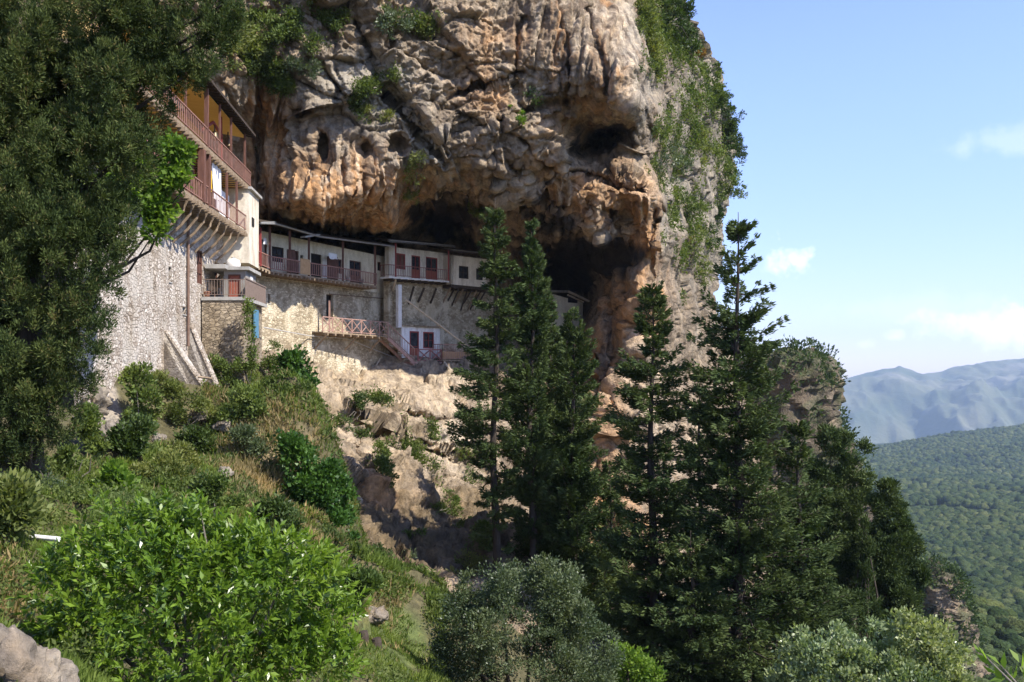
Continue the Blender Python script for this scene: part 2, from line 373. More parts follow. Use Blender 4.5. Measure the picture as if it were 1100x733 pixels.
# ================================================================== THE ROCK
CLIFF_PTS = np.array([
 (-200,-250,48),(0,-250,55),(200,-250,62),(400,-250,73),(600,-250,82),(735,-250,112),(-200,100,42),(0,100,50),(200,60,60),(260,40,63),
 (250,120,66),(278,150,70),(282,205,71),(300,100,66.5),(340,50,66),(340,180,67.5),(310,190,68),(300,225,68.5),(340,238,69),(372,238,71.5),(400,232,73),(420,244,75),(432,254,84),(462,204,75.5),
 (300,250,82),(340,262,87),(400,268,92),(440,208,75),(452,225,84),(460,262,94),(500,236,88),(480,195,73.5),(520,200,76),(520,246,84),(520,272,96),(560,272,93),(605,266,86),(540,222,80),(545,255,88),
 (300,300,86),(350,300,89),(400,300,93),(450,310,94),(500,310,98),(560,300,101),(600,290,103),(620,300,103),(640,305,98),(620,335,104),
 (570,240,82),(600,236,81),(625,246,81),(650,258,82),(660,275,88),(580,190,76),(640,205,77.5),(600,165,73.5),(560,100,72),(480,120,70.5),(420,130,69),(400,50,67.5),(500,40,69.5),
 (600,40,72),(660,60,71.5),(685,70,72.5),(690,110,73.5),(670,135,75.5),(640,152,84),(615,168,77),(655,172,81),(690,196,79),(672,232,82),(704,215,80),(705,262,82),(676,300,84),(708,320,84),(690,262,82.5),(720,230,94),(722,290,96),(718,196,95),(735,100,102),
 (715,40,98),(697,20,84),(700,100,84),(750,200,110),(770,150,122),(755,60,116),(790,150,132),(780,230,128),(765,330,120),(740,300,108),
 (690,380,83),(655,375,86),(640,345,93),(660,450,78),(680,550,70),(640,480,78),(650,600,64),(700,450,84),(740,400,104),(740,500,98),
 (620,365,94),(600,380,95),(560,400,92),(520,385,90),(560,450,84),(600,500,78),
 (500,402,85),(450,405,83),(400,408,78.5),(350,405,74),(310,395,71),(290,390,69),(400,418,74.5),(450,425,77),(500,440,78),(400,480,66),(450,500,67),(500,500,70),(420,560,58),(480,560,62),
 (400,620,50),(450,640,48),(520,620,54),(600,650,54),(350,430,69),(300,440,64),(345,480,60),(350,520,56),(320,560,50),(350,350,87),(420,350,90),(480,350,94),
 (250,400,66),(200,450,58),(200,300,68),(100,450,52),(100,250,56),(0,450,46),(-200,450,42),(200,600,44),(0,650,36),(-200,650,34),(400,750,40),(600,750,48),(700,700,52),(720,600,72),(760,700,64),(770,600,90),
 (830,450,130),(830,700,80)], float)
_cl = RBF(CLIFF_PTS[:, :2], np.log(CLIFF_PTS[:, 2]), 7.0)
def cliff_depth(px, py): return np.exp(_cl(np.stack([px, py], 1)))
EDGE_Y = [-250, 0, 20, 60, 100, 150, 190, 230, 270, 330, 400, 500, 733, 830]
EDGE_X = [722, 737, 741, 766, 778, 788, 786, 778, 772, 768, 790, 815, 830, 840]

def blobs_mask(px, py, lst):
    m = np.zeros(len(px))
    for x, y, rx, ry, w in lst: m = np.maximum(m, w * np.exp(-(((px - x) / rx) ** 2 + ((py - y) / ry) ** 2)))
    return m
WARM = [(370,205,110,55,.95),(290,160,35,90,1),(420,235,60,25,.8),(560,50,130,50,.55),(500,85,80,40,.5),(640,205,60,40,.8),(690,260,28,80,1.0),(680,330,45,60,1),
        (640,420,60,110,.9),(655,560,60,120,.8),(620,110,50,60,.5),(400,545,30,30,.9),(270,30,60,50,.5),(560,190,50,40,.5),(470,560,50,60,.45),(520,100,70,30,.6)]
TAN = [(430,440,110,55,.95),(350,430,50,40,.8),(480,470,60,60,.9),(640,460,50,60,.5),(690,440,50,110,.6)]
WHITE = [(490,470,40,28,.75),(450,505,35,22,.35),(420,150,70,35,.5),(400,85,70,40,.45),(480,415,40,10,.7),(450,395,40,8,.6)]
GREY = [(400,95,90,55,.9),(450,160,60,35,.7),(765,150,55,190,1.1),(545,205,40,40,.5),(690,60,25,110,.8),(720,230,14,60,.9),(580,20,80,40,.3)]
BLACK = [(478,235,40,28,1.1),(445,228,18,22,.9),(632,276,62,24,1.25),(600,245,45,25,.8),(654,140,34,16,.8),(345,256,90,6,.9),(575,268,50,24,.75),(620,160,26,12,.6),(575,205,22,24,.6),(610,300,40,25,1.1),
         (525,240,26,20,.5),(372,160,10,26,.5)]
PITS = [(651,150,22,13,5),(630,163,18,8,3.5),(668,137,12,11,3.5),(347,158,6,15,1.9),(369,188,4,17,1.1),(394,160,9,9,1.8),(426,156,11,10,2.2),(345,198,4,12,.8),(322,118,10,8,1.4),(277,140,5,60,2.2),(284,160,3,50,1.2),(310,215,4,16,.6),(395,222,4,20,.9),
        (332,228,3,14,.6),(378,232,3,16,.8),(435,220,7,26,2),(655,230,6,9,1.6),(580,225,9,10,1.2),(462,110,8,7,.8)]
CRACKS = [([(445,122),(470,112),(497,99),(520,90),(560,78)],2.6,1.8),([(455,152),(480,143),(515,136),(560,120),(610,108)],2.4,1.4),([(405,90),(430,118),(455,150),(480,178)],2.5,1.0),
          ([(560,150),(590,180),(640,190),(690,205)],3,1.6),([(520,170),(545,200),(570,232)],3,1.4),([(705,190),(700,250),(702,330)],2.2,1.4),([(630,10),(645,60),(655,110)],2.5,1.2),
          ([(560,20),(552,70),(560,120)],2.5,1.0),([(598,0),(612,60),(608,130)],2.5,1.0),([(380,20),(395,50),(410,95)],3,1.3),([(660,330),(650,400),(665,470),(660,540)],3,1.8),([(630,380),(645,450),(640,520)],3,1.4),
          ([(425,440),(470,452),(520,445)],2.5,1.4),([(395,470),(440,475),(490,490),(520,500)],2.5,1.5),([(385,440),(382,490),(395,540)],4,2.0),([(690,90),(700,150),(712,210)],3,1.4)]
def seg_dist(px, py, pts):
    d = np.full(len(px), 1e9)
    for (x0, y0), (x1, y1) in zip(pts, pts[1:]):
        t = np.clip(((px - x0) * (x1 - x0) + (py - y0) * (y1 - y0)) / ((x1 - x0) ** 2 + (y1 - y0) ** 2), 0, 1)
        d = np.minimum(d, np.hypot(px - x0 - t * (x1 - x0), py - y0 - t * (y1 - y0)))
    return d
def rock_colour(P, warm, tan, white, grey, black, streak, flt=None):
    n = fbm(P / 5.5, 4); n2 = fbm(P / (1.6, 1.6, 9) + 40, 3); n3 = fbm(P / 2.2 + 9, 4)
    base = np.array([.225, .185, .14]); c = np.tile(base, (len(P), 1))
    def lay(c, m, col): m = np.clip(m, 0, 1)[:, None]; return c * (1 - m) + np.array(col) * m
    c = lay(c, sstep(-.1, .5, n) * .6, (.32, .26, .19))
    w = warm + .28 * n + .22 * n2 - .32
    c = lay(c, sstep(.0, .55, w) * .9, (.40, .245, .13))
    c = lay(c, sstep(.45, .95, w + .25 * n3) * .85, (.42, .24, .11))
    c = lay(c, sstep(.2, .8, tan + .3 * n) * .9, (.37, .31, .235))
    c = lay(c, sstep(.3, .9, white + .35 * n3) * .85, (.50, .44, .35))
    c = lay(c, sstep(.2, .8, grey + .3 * n + .2 * n2) * .85, (.30, .28, .24))
    c = lay(c, sstep(.5, 1.0, n2 + .35 * n3) * .5 * streak, (.12, .10, .08))
    if flt is not None:          # drip streaks down the draperies
        st = fbm(P / (.75, .75, 12) + 15, 4); st2 = fbm(P / (2.1, 2.1, 16) + 35, 3)
        c = lay(c, flt * sstep(.05, .55, st) * .75, (.10, .07, .05)); c = lay(c, flt * sstep(.1, .5, -st) * .75, (.48, .41, .32)); c = lay(c, flt * sstep(.15, .6, st2) * .6, (.42, .23, .10))
    c = lay(c, sstep(.45, .95, -n2 + .3 * n3) * .4, (.52, .45, .36))
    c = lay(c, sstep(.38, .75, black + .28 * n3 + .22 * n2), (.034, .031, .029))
    return np.clip(c * np.array((1.20, 1.15, 1.06)), .02, .8)

def grid_faces(nr, nc):
    i = np.arange((nr - 1) * (nc - 1)); r, c = i // (nc - 1), i % (nc - 1); a = r * nc + c
    return np.stack([a, a + nc, a + nc + 1, a + 1], 1)
def grid_normals(P, nr, nc):
    G = P.reshape(nr, nc, 3); dr = np.gradient(G, axis=0); dc = np.gradient(G, axis=1)
    n = np.cross(dr.reshape(-1, 3), dc.reshape(-1, 3)); n /= np.linalg.norm(n, axis=1)[:, None] + 1e-9
    return n
def facet(P, size, seed=0, stretch=(1, 1, 1)):
    """planar fracture facets: every cell of rock has its own tilt"""
    q = P / size / np.array(stretch) + seed; q = q + .25 * np.stack([pn(q * .9 + 3), pn(q * .9 + 30), pn(q * .9 + 60)], 1)
    F1, F2, C, H = worley(q); g = GR[H % 256]
    return ((q - C) * g).sum(1) * size, F2 - F1

rows = np.concatenate([np.linspace(-250, -24, 34), np.linspace(-22, 690, 600), np.linspace(696, 830, 12)])
s_cols = np.concatenate([np.linspace(-200, 110, 40), np.linspace(112, 1000, 640)])     # 112..1000 is stretched to the rock's edge
nr = len(rows); NW = 26; nc = len(s_cols) + NW
PX = np.zeros((nr, nc)); PY = np.repeat(rows[:, None], nc, 1)
ed = np.interp(rows, EDGE_Y, EDGE_X) + 5 * pn(np.stack([rows / 23, rows * 0, rows * 0], 1)) + 3 * pn(np.stack([rows / 8, rows * 0 + 5, rows * 0], 1))
PX[:, :40] = s_cols[None, :40]
u = (s_cols[40:] - 112) / 888
PX[:, 40:len(s_cols)] = 112 + u[None] * (ed[:, None] - 112)
wr = np.arange(1, NW + 1)
PX[:, len(s_cols):] = ed[:, None] - .9 * wr[None] - .25 * wr[None] ** 1.6
_lw = np.stack([PX.ravel() / 11, PY.ravel() / 60, PX.ravel() * 0], 1)
D = cliff_depth(PX.ravel(), PY.ravel() + sstep(150, 225, PY.ravel()) * sstep(300, 262, PY.ravel()) * 9 * (.5 - 1.6 * np.abs(pn(_lw)))).reshape(nr, nc)
D[:, len(s_cols):] = D[:, len(s_cols) - 1:len(s_cols)] + (wr ** 1.7 * 1.1 + 1.5 * wr)[None]
px, py, d = PX.ravel(), PY.ravel(), D.ravel()
# pits and cracks sink into the rock
for x, y, rx, ry, dep in PITS:
    q = ((px - x) / rx) ** 2 + ((py - y) / ry) ** 2; d = d + dep * np.exp(-q ** 2)
wob = np.stack([px / 14, py / 14, px * 0], 1); wx, wy = pn(wob) * 4, pn(wob + 50) * 4
for pts, wdt, dep in CRACKS:
    d = d + dep * np.exp(-(seg_dist(px + wx, py + wy, pts) / wdt) ** 2)
P = np.stack([(px - CX) / F * d, d, (HZ - py) / F * d], 1)
Nn = grid_normals(P, nr, nc)
flip = (Nn * P).sum(1) > 0; Nn[flip] *= -1
flute = np.clip(1.35 * blobs_mask(px, py, [(365,200,85,42,1),(285,150,32,100,1),(415,222,50,28,1),(650,50,50,80,.85),(600,30,70,70,.8)]), 0, 1)
lower = sstep(385, 420, py)
f1, e1 = facet(P, 7.5); f2, e2 = facet(P, 2.6, 20, (1.5, 1.2, .85)); f3, e3 = facet(P, .95, 50)
calm = 1 - .82 * np.clip(flute, 0, 1)
disp = (f1 * .34 * (1 - .85 * flute) + f2 * .42 * calm + f3 * .42 * calm - .55 * np.exp(-(e2 / .10) ** 2) * calm * .6 - .12 * np.exp(-(e3 / .08) ** 2)
        + .7 * fbm(P / 9, 3) + .20 * ridged(P / 1.7 + 5, 3) + .10 * fbm(P / 1.5 + 5, 4) + .13 * fbm(P / .5, 3))
strata = ridged(np.stack([P[:, 0] * .18 + P[:, 2] * .1, P[:, 1] * .18, P[:, 2] * .75 - P[:, 0] * .35], 1), 3)
dip = blobs_mask(px, py, [(480,110,110,70,1),(580,150,80,60,.8),(640,430,60,120,.8),(620,200,60,40,.7)])
disp += (.10 + .14 * dip) * strata * (1 - flute)
def bedding(step, seed):      # broken beds dipping to the left: sharp ledges
    b = (P[:, 2] * .93 - P[:, 0] * .34 - P[:, 1] * .08) / step + .9 * fbm(P / (step * 5) + seed, 3) + .25 * pn(P / step + seed); f = b - np.floor(b)
    return f * (.55 + .45 * pn(P / (step * 2.2) + seed + 5))
disp += (.30 + .75 * dip) * (bedding(2.6, 3) - .4) * (1 - .9 * flute) + (.13 + .25 * dip) * (bedding(.85, 8) - .4) * (1 - .9 * flute)
f4, e4 = facet(P, .42, 80); disp += .30 * f4 * (1 - .6 * flute)
obl = np.abs((Nn * P).sum(1)) / np.linalg.norm(P, axis=1)
lean = np.stack([(px + .12 * py + 5 * pn(np.stack([px / 30, py / 40, px * 0], 1))) / 12.5, py / 150, px * 0 + 3], 1)
disp += flute * (1.25 * np.sqrt(np.abs(pn(lean)) + .01) - .7 + .5 * np.sqrt(np.abs(pn(lean * (2.6, 1.8, 1) + 7)) + .01))
# quiet where the houses stand against it
house = np.clip(blobs_mask(px, py, [(340,320,90,50,1),(440,320,80,60,1),(500,300,40,40,1),(610,330,30,25,.9),(230,250,60,110,1),(400,330,120,50,1)]), 0, 1)
obl = np.clip(obl, 0, 1)
slab_ = np.clip(1.3 * blobs_mask(px, py, [(690,225,16,32,1),(690,285,16,40,1)]), 0, 1)
disp *= (1 - .7 * slab_) * (1 - .75 * house) * np.clip(.15 + obl * 1.15, .2, 1) * (1 + .25 * lower)
P = P + Nn * disp[:, None]
warm, tan, white = blobs_mask(px, py, WARM), blobs_mask(px, py, TAN), blobs_mask(px, py, WHITE)
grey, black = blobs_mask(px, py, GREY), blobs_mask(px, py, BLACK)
for pts, wdt, dep in CRACKS: black = np.maximum(black, .42 * np.exp(-(seg_dist(px + wx, py + wy, pts) / (wdt * 1.5)) ** 2))
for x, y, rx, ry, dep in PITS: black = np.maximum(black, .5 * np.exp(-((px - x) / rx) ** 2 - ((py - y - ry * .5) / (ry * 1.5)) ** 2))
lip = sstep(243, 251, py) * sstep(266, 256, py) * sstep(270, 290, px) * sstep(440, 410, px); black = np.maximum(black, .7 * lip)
streakm = np.clip(np.maximum(flute, blobs_mask(px, py, [(625,60,75,100,.9),(550,50,70,60,.5),(600,210,60,40,.4),(480,190,60,40,.45),(690,300,30,80,.6),(270,60,50,70,.5)])), 0, 1)
black = np.maximum(black, .5 * np.exp(-(e2 / .045) ** 2) * (1 - .7 * flute))
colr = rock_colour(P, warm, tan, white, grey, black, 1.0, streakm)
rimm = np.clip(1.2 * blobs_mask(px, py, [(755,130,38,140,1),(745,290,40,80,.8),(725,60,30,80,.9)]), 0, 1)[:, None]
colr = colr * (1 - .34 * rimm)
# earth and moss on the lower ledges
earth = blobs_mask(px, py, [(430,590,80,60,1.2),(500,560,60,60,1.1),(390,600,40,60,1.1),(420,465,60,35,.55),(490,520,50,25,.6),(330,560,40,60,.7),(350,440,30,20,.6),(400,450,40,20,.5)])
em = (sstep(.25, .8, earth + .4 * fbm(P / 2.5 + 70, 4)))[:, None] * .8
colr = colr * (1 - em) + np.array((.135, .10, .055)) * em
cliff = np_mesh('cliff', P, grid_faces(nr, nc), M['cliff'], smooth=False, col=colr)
tag(cliff, 'huge overhanging limestone cliff streaked orange, grey and black above the monastery', 'cliff', kind='structure')
CLIFF_P = P.reshape(nr, nc, 3); CLIFF_N = Nn.reshape(nr, nc, 3)
def cliff_at(px_, py_):
    """a point on the built rock seen at a place of the photograph, and its outward normal"""
    i = int(np.argmin(np.abs(rows - py_))); j = int(np.argmin(np.abs(PX[i, :len(s_cols)] - px_)))
    return CLIFF_P[i, j].copy(), CLIFF_N[i, j].copy()

# ------------------------------------------------------------------ the bank below, a height field
HP = [(130,400,41),(180,418,46),(240,440,52),(285,400,58),(300,430,57),(0,500,22),(60,520,22),(0,560,17),(100,560,20),(50,580,17),(200,566,23),(0,640,12),(0,733,9.8),(60,700,10.8),
      (300,600,27),(380,650,29),(420,690,30),(390,733,23),(470,733,26),(550,690,38),(430,650,38),(350,505,44),(375,565,41),(250,500,38),(150,500,31),(100,460,34),(60,440,36),(300,540,36),(200,470,40),
      (220,530,31),(392,625,40),(600,740,42),(700,745,44),(800,765,46),(600,690,50),(520,650,50),(-100,560,17),(-150,450,30),(-200,650,10)]
HP += [(380,640,50),(440,700,45),(400,610,53),(400,575,58),(450,660,52),(500,725,58),(360,540,60),(430,650,58),(340,500,62),(480,720,64),(540,740,64),(355,570,51),(480,705,47),(335,505,55),(400,640,44),(315,450,62)]
hxyz = [at(*p) for p in HP] + [np.array(v, float) for v in [(0,2,-5.2),(-6,3,-4.2),(8,3,-7.5),(0,-20,-4),(-4,11,-4.6),(-1,13,-6),(3,14,-8.2),(8,15,-9.5),(12,20,-12),(22,30,-17),(30,45,-26),(20,60,-27),(10,65,-22),(40,70,-42),
      (60,40,-45),(60,80,-60),(80,60,-70),(40,20,-24),(70,0,-40),(-40,70,-1),(-60,40,-1),(-60,0,-1),(30,90,-50),(10,48,-18),(16,38,-16.5),(0,100,-30),(-40,100,-3)]]
hxyz = np.array(hxyz)
_hh = RBF(hxyz[:, :2] / 10, hxyz[:, 2], .25)
def hill_z(x, y):
    x = np.atleast_1d(np.asarray(x, float)); y = np.atleast_1d(np.asarray(y, float)); P = np.stack([x, y, x * 0], 1)
    z = _hh(np.stack([x, y], 1) / 10)
    f, e = facet(P, 3.2, 4)
    return z + .35 * fbm(P / 4, 4) + .16 * f + .05 * fbm(P / .6, 2)
xs = np.concatenate([np.linspace(-70, -28, 60), np.linspace(-27.8, 8, 300), np.linspace(8.4, 90, 110)])
ys = np.concatenate([np.linspace(-25, 5, 30), np.linspace(5.15, 56, 340), np.linspace(56.6, 112, 70)])
XX, YY = np.meshgrid(xs, ys); hx, hy = XX.ravel(), YY.ravel(); hz = hill_z(hx, hy)
HPX, HPY = hx / np.maximum(hy, 1) * F + CX, HZ - hz / np.maximum(hy, 1) * F
P = np.stack([hx, hy, hz], 1)
def bank_dryness(px, py, P):
    dry = blobs_mask(px, py, [(285,490,60,55,.75),(330,560,50,40,.4),(0,610,30,40,.6),(10,640,30,40,.6),(410,650,30,20,.5),(230,430,50,30,.3),(130,585,60,10,.5)])
    return dry + .35 * fbm(P / 2.2 + 31, 4)
dry = bank_dryness(HPX, HPY, P); rockm = blobs_mask(HPX, HPY, [(110,440,30,60,1),(240,470,30,25,.5),(100,400,30,40,1),(330,600,25,30,.6),(205,505,20,20,.5)]) + .45 * fbm(P / 1.7 + 12, 4)
c = np.tile(np.array((.10, .09, .045)), (len(P), 1))
m = sstep(.25, .8, dry)[:, None]; c = c * (1 - m) + np.array((.25, .19, .11)) * m
m = sstep(.45, .75, rockm)[:, None]; c = c * (1 - m) + np.array((.29, .255, .21)) * m
m = sstep(.3, .7, blobs_mask(HPX, HPY, [(420,690,45,45,1),(110,578,130,14,.8)]))[:, None]; c = c * (1 - m) + np.array((.10, .125, .04)) * m
hill = np_mesh('hillside', P, grid_faces(len(ys), len(xs))[:, ::-1].copy(), M['boulder'], col=c)
tag(hill, kind='structure')

# ------------------------------------------------------------------ the valley, its woods, the far mountains
def valley_z(x, y):
    x = np.asarray(x, float); y = np.asarray(y, float); P = np.stack([x, y, x * 0], 1)
    z = np.interp(y, [-500, 0, 150, 300, 500, 900, 1300, 2200, 3000, 4500, 7000, 12000], [-190, -185, -170, -152, -152, -185, -208, -232, -262, -385, -640, -700])
    z = z + sstep(1500, 3000, y) * np.clip((x - 1250) / 10, -20, 95) * sstep(5200, 3000, y)      # shoulder rising on the right
    z = z + 34 * fbm(P / 900 + 2, 4) * sstep(300, 1800, y) * sstep(14000, 3500, y)
    tal = -95 - 1.0 * (x - 176) - .05 * np.abs(y - 400) + 5 * fbm(P / 40, 3)                    # talus below the cliff's far end
    tal = np.where(y > 600, tal - (y - 600) * .9, tal)
    tal = np.where(y < 130, tal - 60, tal)
    return np.maximum(z, np.minimum(tal, -85))
vx = np.concatenate([np.linspace(-9000, -520, 40), np.linspace(-500, 700, 200), np.linspace(710, 3000, 170), np.linspace(3050, 12000, 50)])
vy = np.concatenate([np.linspace(-3000, 100, 16), np.linspace(110, 900, 150), np.linspace(910, 4000, 170), np.linspace(4050, 13000, 60)])
XX, YY = np.meshgrid(vx, vy); P = np.stack([XX.ravel(), YY.ravel(), valley_z(XX.ravel(), YY.ravel())], 1)
def mat_forest_floor():
    m, nt, p = nodes_of('wooded valley floor'); v = _pos(nt)
    n = _noise(nt, v, .004, 6, .6); n2 = _noise(nt, v, .09, 3, .6)
    c = _ramp(nt, n, [(.35, (.03, .048, .018)), (.62, (.055, .075, .028)), (.72, (.13, .125, .06))])
    c = _mix(nt, 1.0, c, _ramp(nt, n2, [(.35, (.45, .5, .45)), (.65, (1.25, 1.2, 1.1))]), 'MULTIPLY')
    nt.links.new(c, p.inputs['Base Color']); p.inputs['Roughness'].default_value = .95; p.inputs['Specular IOR Level'].default_value = .05
    _bump(nt, p, n2, 1.0, 8.0); return m
valley = np_mesh('valley_ground', P, grid_faces(len(vy), len(vx))[:, ::-1].copy(), mat_forest_floor(), smooth=True); tag(valley, kind='structure')

def icosphere():
    t = (1 + 5 ** .5) / 2
    v = np.array([(-1,t,0),(1,t,0),(-1,-t,0),(1,-t,0),(0,-1,t),(0,1,t),(0,-1,-t),(0,1,-t),(t,0,-1),(t,0,1),(-t,0,-1),(-t,0,1)], float); v /= np.linalg.norm(v[0])
    f = np.array([(0,11,5),(0,5,1),(0,1,7),(0,7,10),(0,10,11),(1,5,9),(5,11,4),(11,10,2),(10,7,6),(7,1,8),(3,9,4),(3,4,2),(3,2,6),(3,6,8),(3,8,9),(4,9,5),(2,4,11),(6,2,10),(8,6,7),(9,8,1)])
    return v, f
def subdiv(v, f):
    V = list(map(tuple, v)); cache = {}; out = []
    def mid(a, b):
        k = (min(a, b), max(a, b))
        if k not in cache:
            q = np.array(V[a]) + np.array(V[b]); q /= np.linalg.norm(q); V.append(tuple(q)); cache[k] = len(V) - 1
        return cache[k]
    for a, b, c_ in f:
        ab, bc, ca = mid(a, b), mid(b, c_), mid(c_, a); out += [(a, ab, ca), (b, bc, ab), (c_, ca, bc), (ab, bc, ca)]
    return np.array(V), np.array(out)
ICO0 = icosphere(); ICO1 = subdiv(*ICO0); ICO2 = subdiv(*ICO1)
def crowns(C, R, H, base, rng, jit=.28):
    v, f = base; n, k = len(C), len(v)
    dirs = v[None] * (1 + jit * rng.uniform(-1, 1, (n, k, 1))) * np.stack([R, R, H], 1)[:, None]
    a = rng.uniform(0, 6.28, n); ca, sa = np.cos(a)[:, None], np.sin(a)[:, None]
    X = dirs[..., 0] * ca - dirs[..., 1] * sa; Y = dirs[..., 0] * sa + dirs[..., 1] * ca
    V = C[:, None] + np.stack([X, Y, dirs[..., 2]], -1)
    return V.reshape(-1, 3), (f[None] + (np.arange(n) * k)[:, None, None]).reshape(-1, 3), np.repeat(rng.random(n), k)
def mat_crowns():
    m, nt, p = nodes_of('far tree crowns'); t = _attr(nt, 'tint'); v = _pos(nt)
    c = _ramp(nt, t, [(0, (.024, .040, .016)), (.6, (.050, .070, .026)), (1, (.08, .095, .038))])
    c = _mix(nt, 1.0, c, _ramp(nt, _noise(nt, v, .006, 5), [(.35, (.7, .8, .8)), (.65, (1.3, 1.2, 1.0))]), 'MULTIPLY')
    n = _noise(nt, v, 1.1, 3); c = _mix(nt, 1.0, c, _ramp(nt, n, [(.35, (.6, .6, .6)), (.65, (1.3, 1.3, 1.3))]), 'MULTIPLY')
    nt.links.new(c, p.inputs['Base Color']); p.inputs['Roughness'].default_value = .9; p.inputs['Specular IOR Level'].default_value = .05
    _bump(nt, p, n, 1.0, 1.2); return m
def woods():
    rng = np.random.default_rng(3); VV, FF, TT, off = [], [], [], 0
    def batch(n, y0, y1, p0, p1, r0, r1, base, power=2):
        nonlocal off
        y = (y0 ** power + rng.random(n) * (y1 ** power - y0 ** power)) ** (1 / power); x = rng.uniform(p0 - CX, p1 - CX, n) / F * y
        den = fbm(np.stack([x, y, x * 0], 1) / 220 + 8, 3)
        clear = seg_dist((x / y) * F + CX, HZ - valley_z(x, y) / y * F, [(960, 548), (1010, 546), (1070, 552)]) < 3
        k = (den > -.5 - .3 * rng.random(n)) & ~clear; x, y = x[k], y[k]; z = valley_z(x, y)
        R = r0 + (r1 - r0) * rng.random(len(x)) ** 1.6 * (1 + .35 * (rng.random(len(x)) > .9)); H = R * rng.uniform(.7, 1.15, len(x))
        V, Fc, t = crowns(np.stack([x, y, z + H * .55], 1), R, H, base, rng)
        VV.append(V); FF.append(Fc + off); TT.append(t); off += len(V)
    batch(15000, 160, 620, 760, 1230, 1.3, 3.8, ICO1)
    batch(22000, 600, 1300, 860, 1200, 1.8, 5.8, ICO1)
    batch(44000, 1300, 3300, 820, 1180, 3.0, 9.0, ICO0)
    o = np_mesh('forest', np.concatenate(VV), np.concatenate(FF), mat_crowns(), attrs={'tint': np.concatenate(TT)})
    tag(o, 'dark green woods covering the wide valley floor below the mountains', 'forest', kind='stuff')
woods()
def mountains():
    m, nt, p = nodes_of('bare far mountains'); v = _pos(nt)
    n = _noise(nt, v, .0016, 8, .62); c = _ramp(nt, n, [(.35, (.05, .07, .035)), (.55, (.10, .105, .06)), (.75, (.22, .20, .155))])
    nt.links.new(c, p.inputs['Base Color']); p.inputs['Roughness'].default_value = .95; _bump(nt, p, n, 1.0, 60)
    ridge = [(-900,372),(-300,380),(200,392),(700,425),(860,418),(900,412),(932,402),(966,397),(986,404),(1012,402),(1040,393),(1070,388),(1100,386),(1180,376),(1400,365),(1900,380)]
    rx = [a for a, _ in ridge]; ry = [b for _, b in ridge]
    bx = np.concatenate([np.linspace(-900, 780, 60), np.linspace(785, 1260, 260), np.linspace(1270, 1900, 40)]); t = np.linspace(0, 1.5, 150)
    BX, T = np.meshgrid(bx, t); Yd = 5600 + 2900 * T
    crest = (HZ - np.interp(BX, rx, ry)) / F * 8500
    foot = -640.
    prof = np.where(T <= 1, T ** 1.15, 1 - (T - 1) * 1.2)
    X = (BX - CX) / F * 8500 * (.66 + .34 * T); Z = foot + (crest - foot) * prof
    P = np.stack([X.ravel(), Yd.ravel(), Z.ravel()], 1)
    Q = P * (1, 1, 0)
    amp = (np.clip(1.25 - T, 0.0, 1) * np.clip(T * 3, 0, 1)).ravel()
    spur = ridged(np.stack([P[:, 0] / 900, P[:, 1] / 2600, P[:, 0] * 0], 1) + 4, 4)
    P[:, 2] += (270 * (spur - .6) + 90 * fbm(Q / 420, 5)) * amp * (.35 + .65 * (T.ravel() < .93))
    P[:, 2] += 9 * fbm(Q / 180 + 3, 3)
    o = np_mesh('mountains', P, grid_faces(len(t), len(bx))[:, ::-1].copy(), m, smooth=True); tag(o, kind='structure')
mountains()
def rock_body(name, prof, Yd, thick, mat, rough, label, warmth=.2, kind='structure', cat='cliff', seed=0, seg=60, dark=.5):
    """a crag: rows of the photograph with its left and right edge, given a round plan and broken faces"""
    ys_ = np.linspace(prof[0][0], prof[-1][0], 110); xl = np.interp(ys_, [p[0] for p in prof], [p[1] for p in prof]); xr = np.interp(ys_, [p[0] for p in prof], [p[2] for p in prof])
    a = np.linspace(0, 2 * np.pi, seg); cxp = (xl + xr) / 2; hw = (xr - xl) / 2
    X = ((cxp[:, None] + hw[:, None] * np.cos(a)[None]) - CX) / F * Yd
    Yv = Yd - thick * np.sin(a)[None] * np.sqrt(np.clip(hw / hw.max(), .05, 1))[:, None]; Z = np.repeat(((HZ - ys_) / F * Yd)[:, None], seg, 1)
    P = np.stack([X.ravel(), Yv.ravel(), Z.ravel()], 1); Nn = grid_normals(P, 110, seg)
    ctr = np.stack([np.repeat((cxp - CX) / F * Yd, seg), np.full(110 * seg, Yd), P[:, 2]], 1); flip = (Nn * (P - ctr)).sum(1) < 0; Nn[flip] *= -1
    f1, e1 = facet(P, rough, seed); f2, e2 = facet(P, rough * .35, seed + 9)
    P = P + Nn * (f1 * .45 + f2 * .5 + rough * .12 * fbm(P / rough, 4) - rough * .06 * np.exp(-(e2 / .1) ** 2))[:, None]
    z0 = P[:, 0] * 0
    c = rock_colour(P / (rough / 4), z0 + warmth, z0, z0, z0 + .3, z0 + .1, 1.0) * dark
    g = sstep(-.35, .3, fbm(P / rough / 1.2 + 5, 4) + .3 * Nn[:, 2])[:, None] * .7; c = c * (1 - g) + np.array((.055, .075, .028)) * g
    top = np.argmin(np.abs(np.arange(110)))
    rock_body.last = (P, Nn, Yd)
    F_ = [list(f) for f in grid_faces(110, seg)]; F_.append(list(range(seg - 1))[::-1])
    o = np_mesh(name, P, F_, mat, col=c)
    if kind: tag(o, label, cat, kind=kind)
    return o
rock_body('crag', [(377,828,866),(381,815,876),(390,800,888),(402,790,896),(418,780,897),(440,780,894),(470,780,902),(520,775,922),(600,770,940),(760,760,985)], 230, 26, M['crag'], 5, 'grey limestone crag'); CRAG = rock_body.last
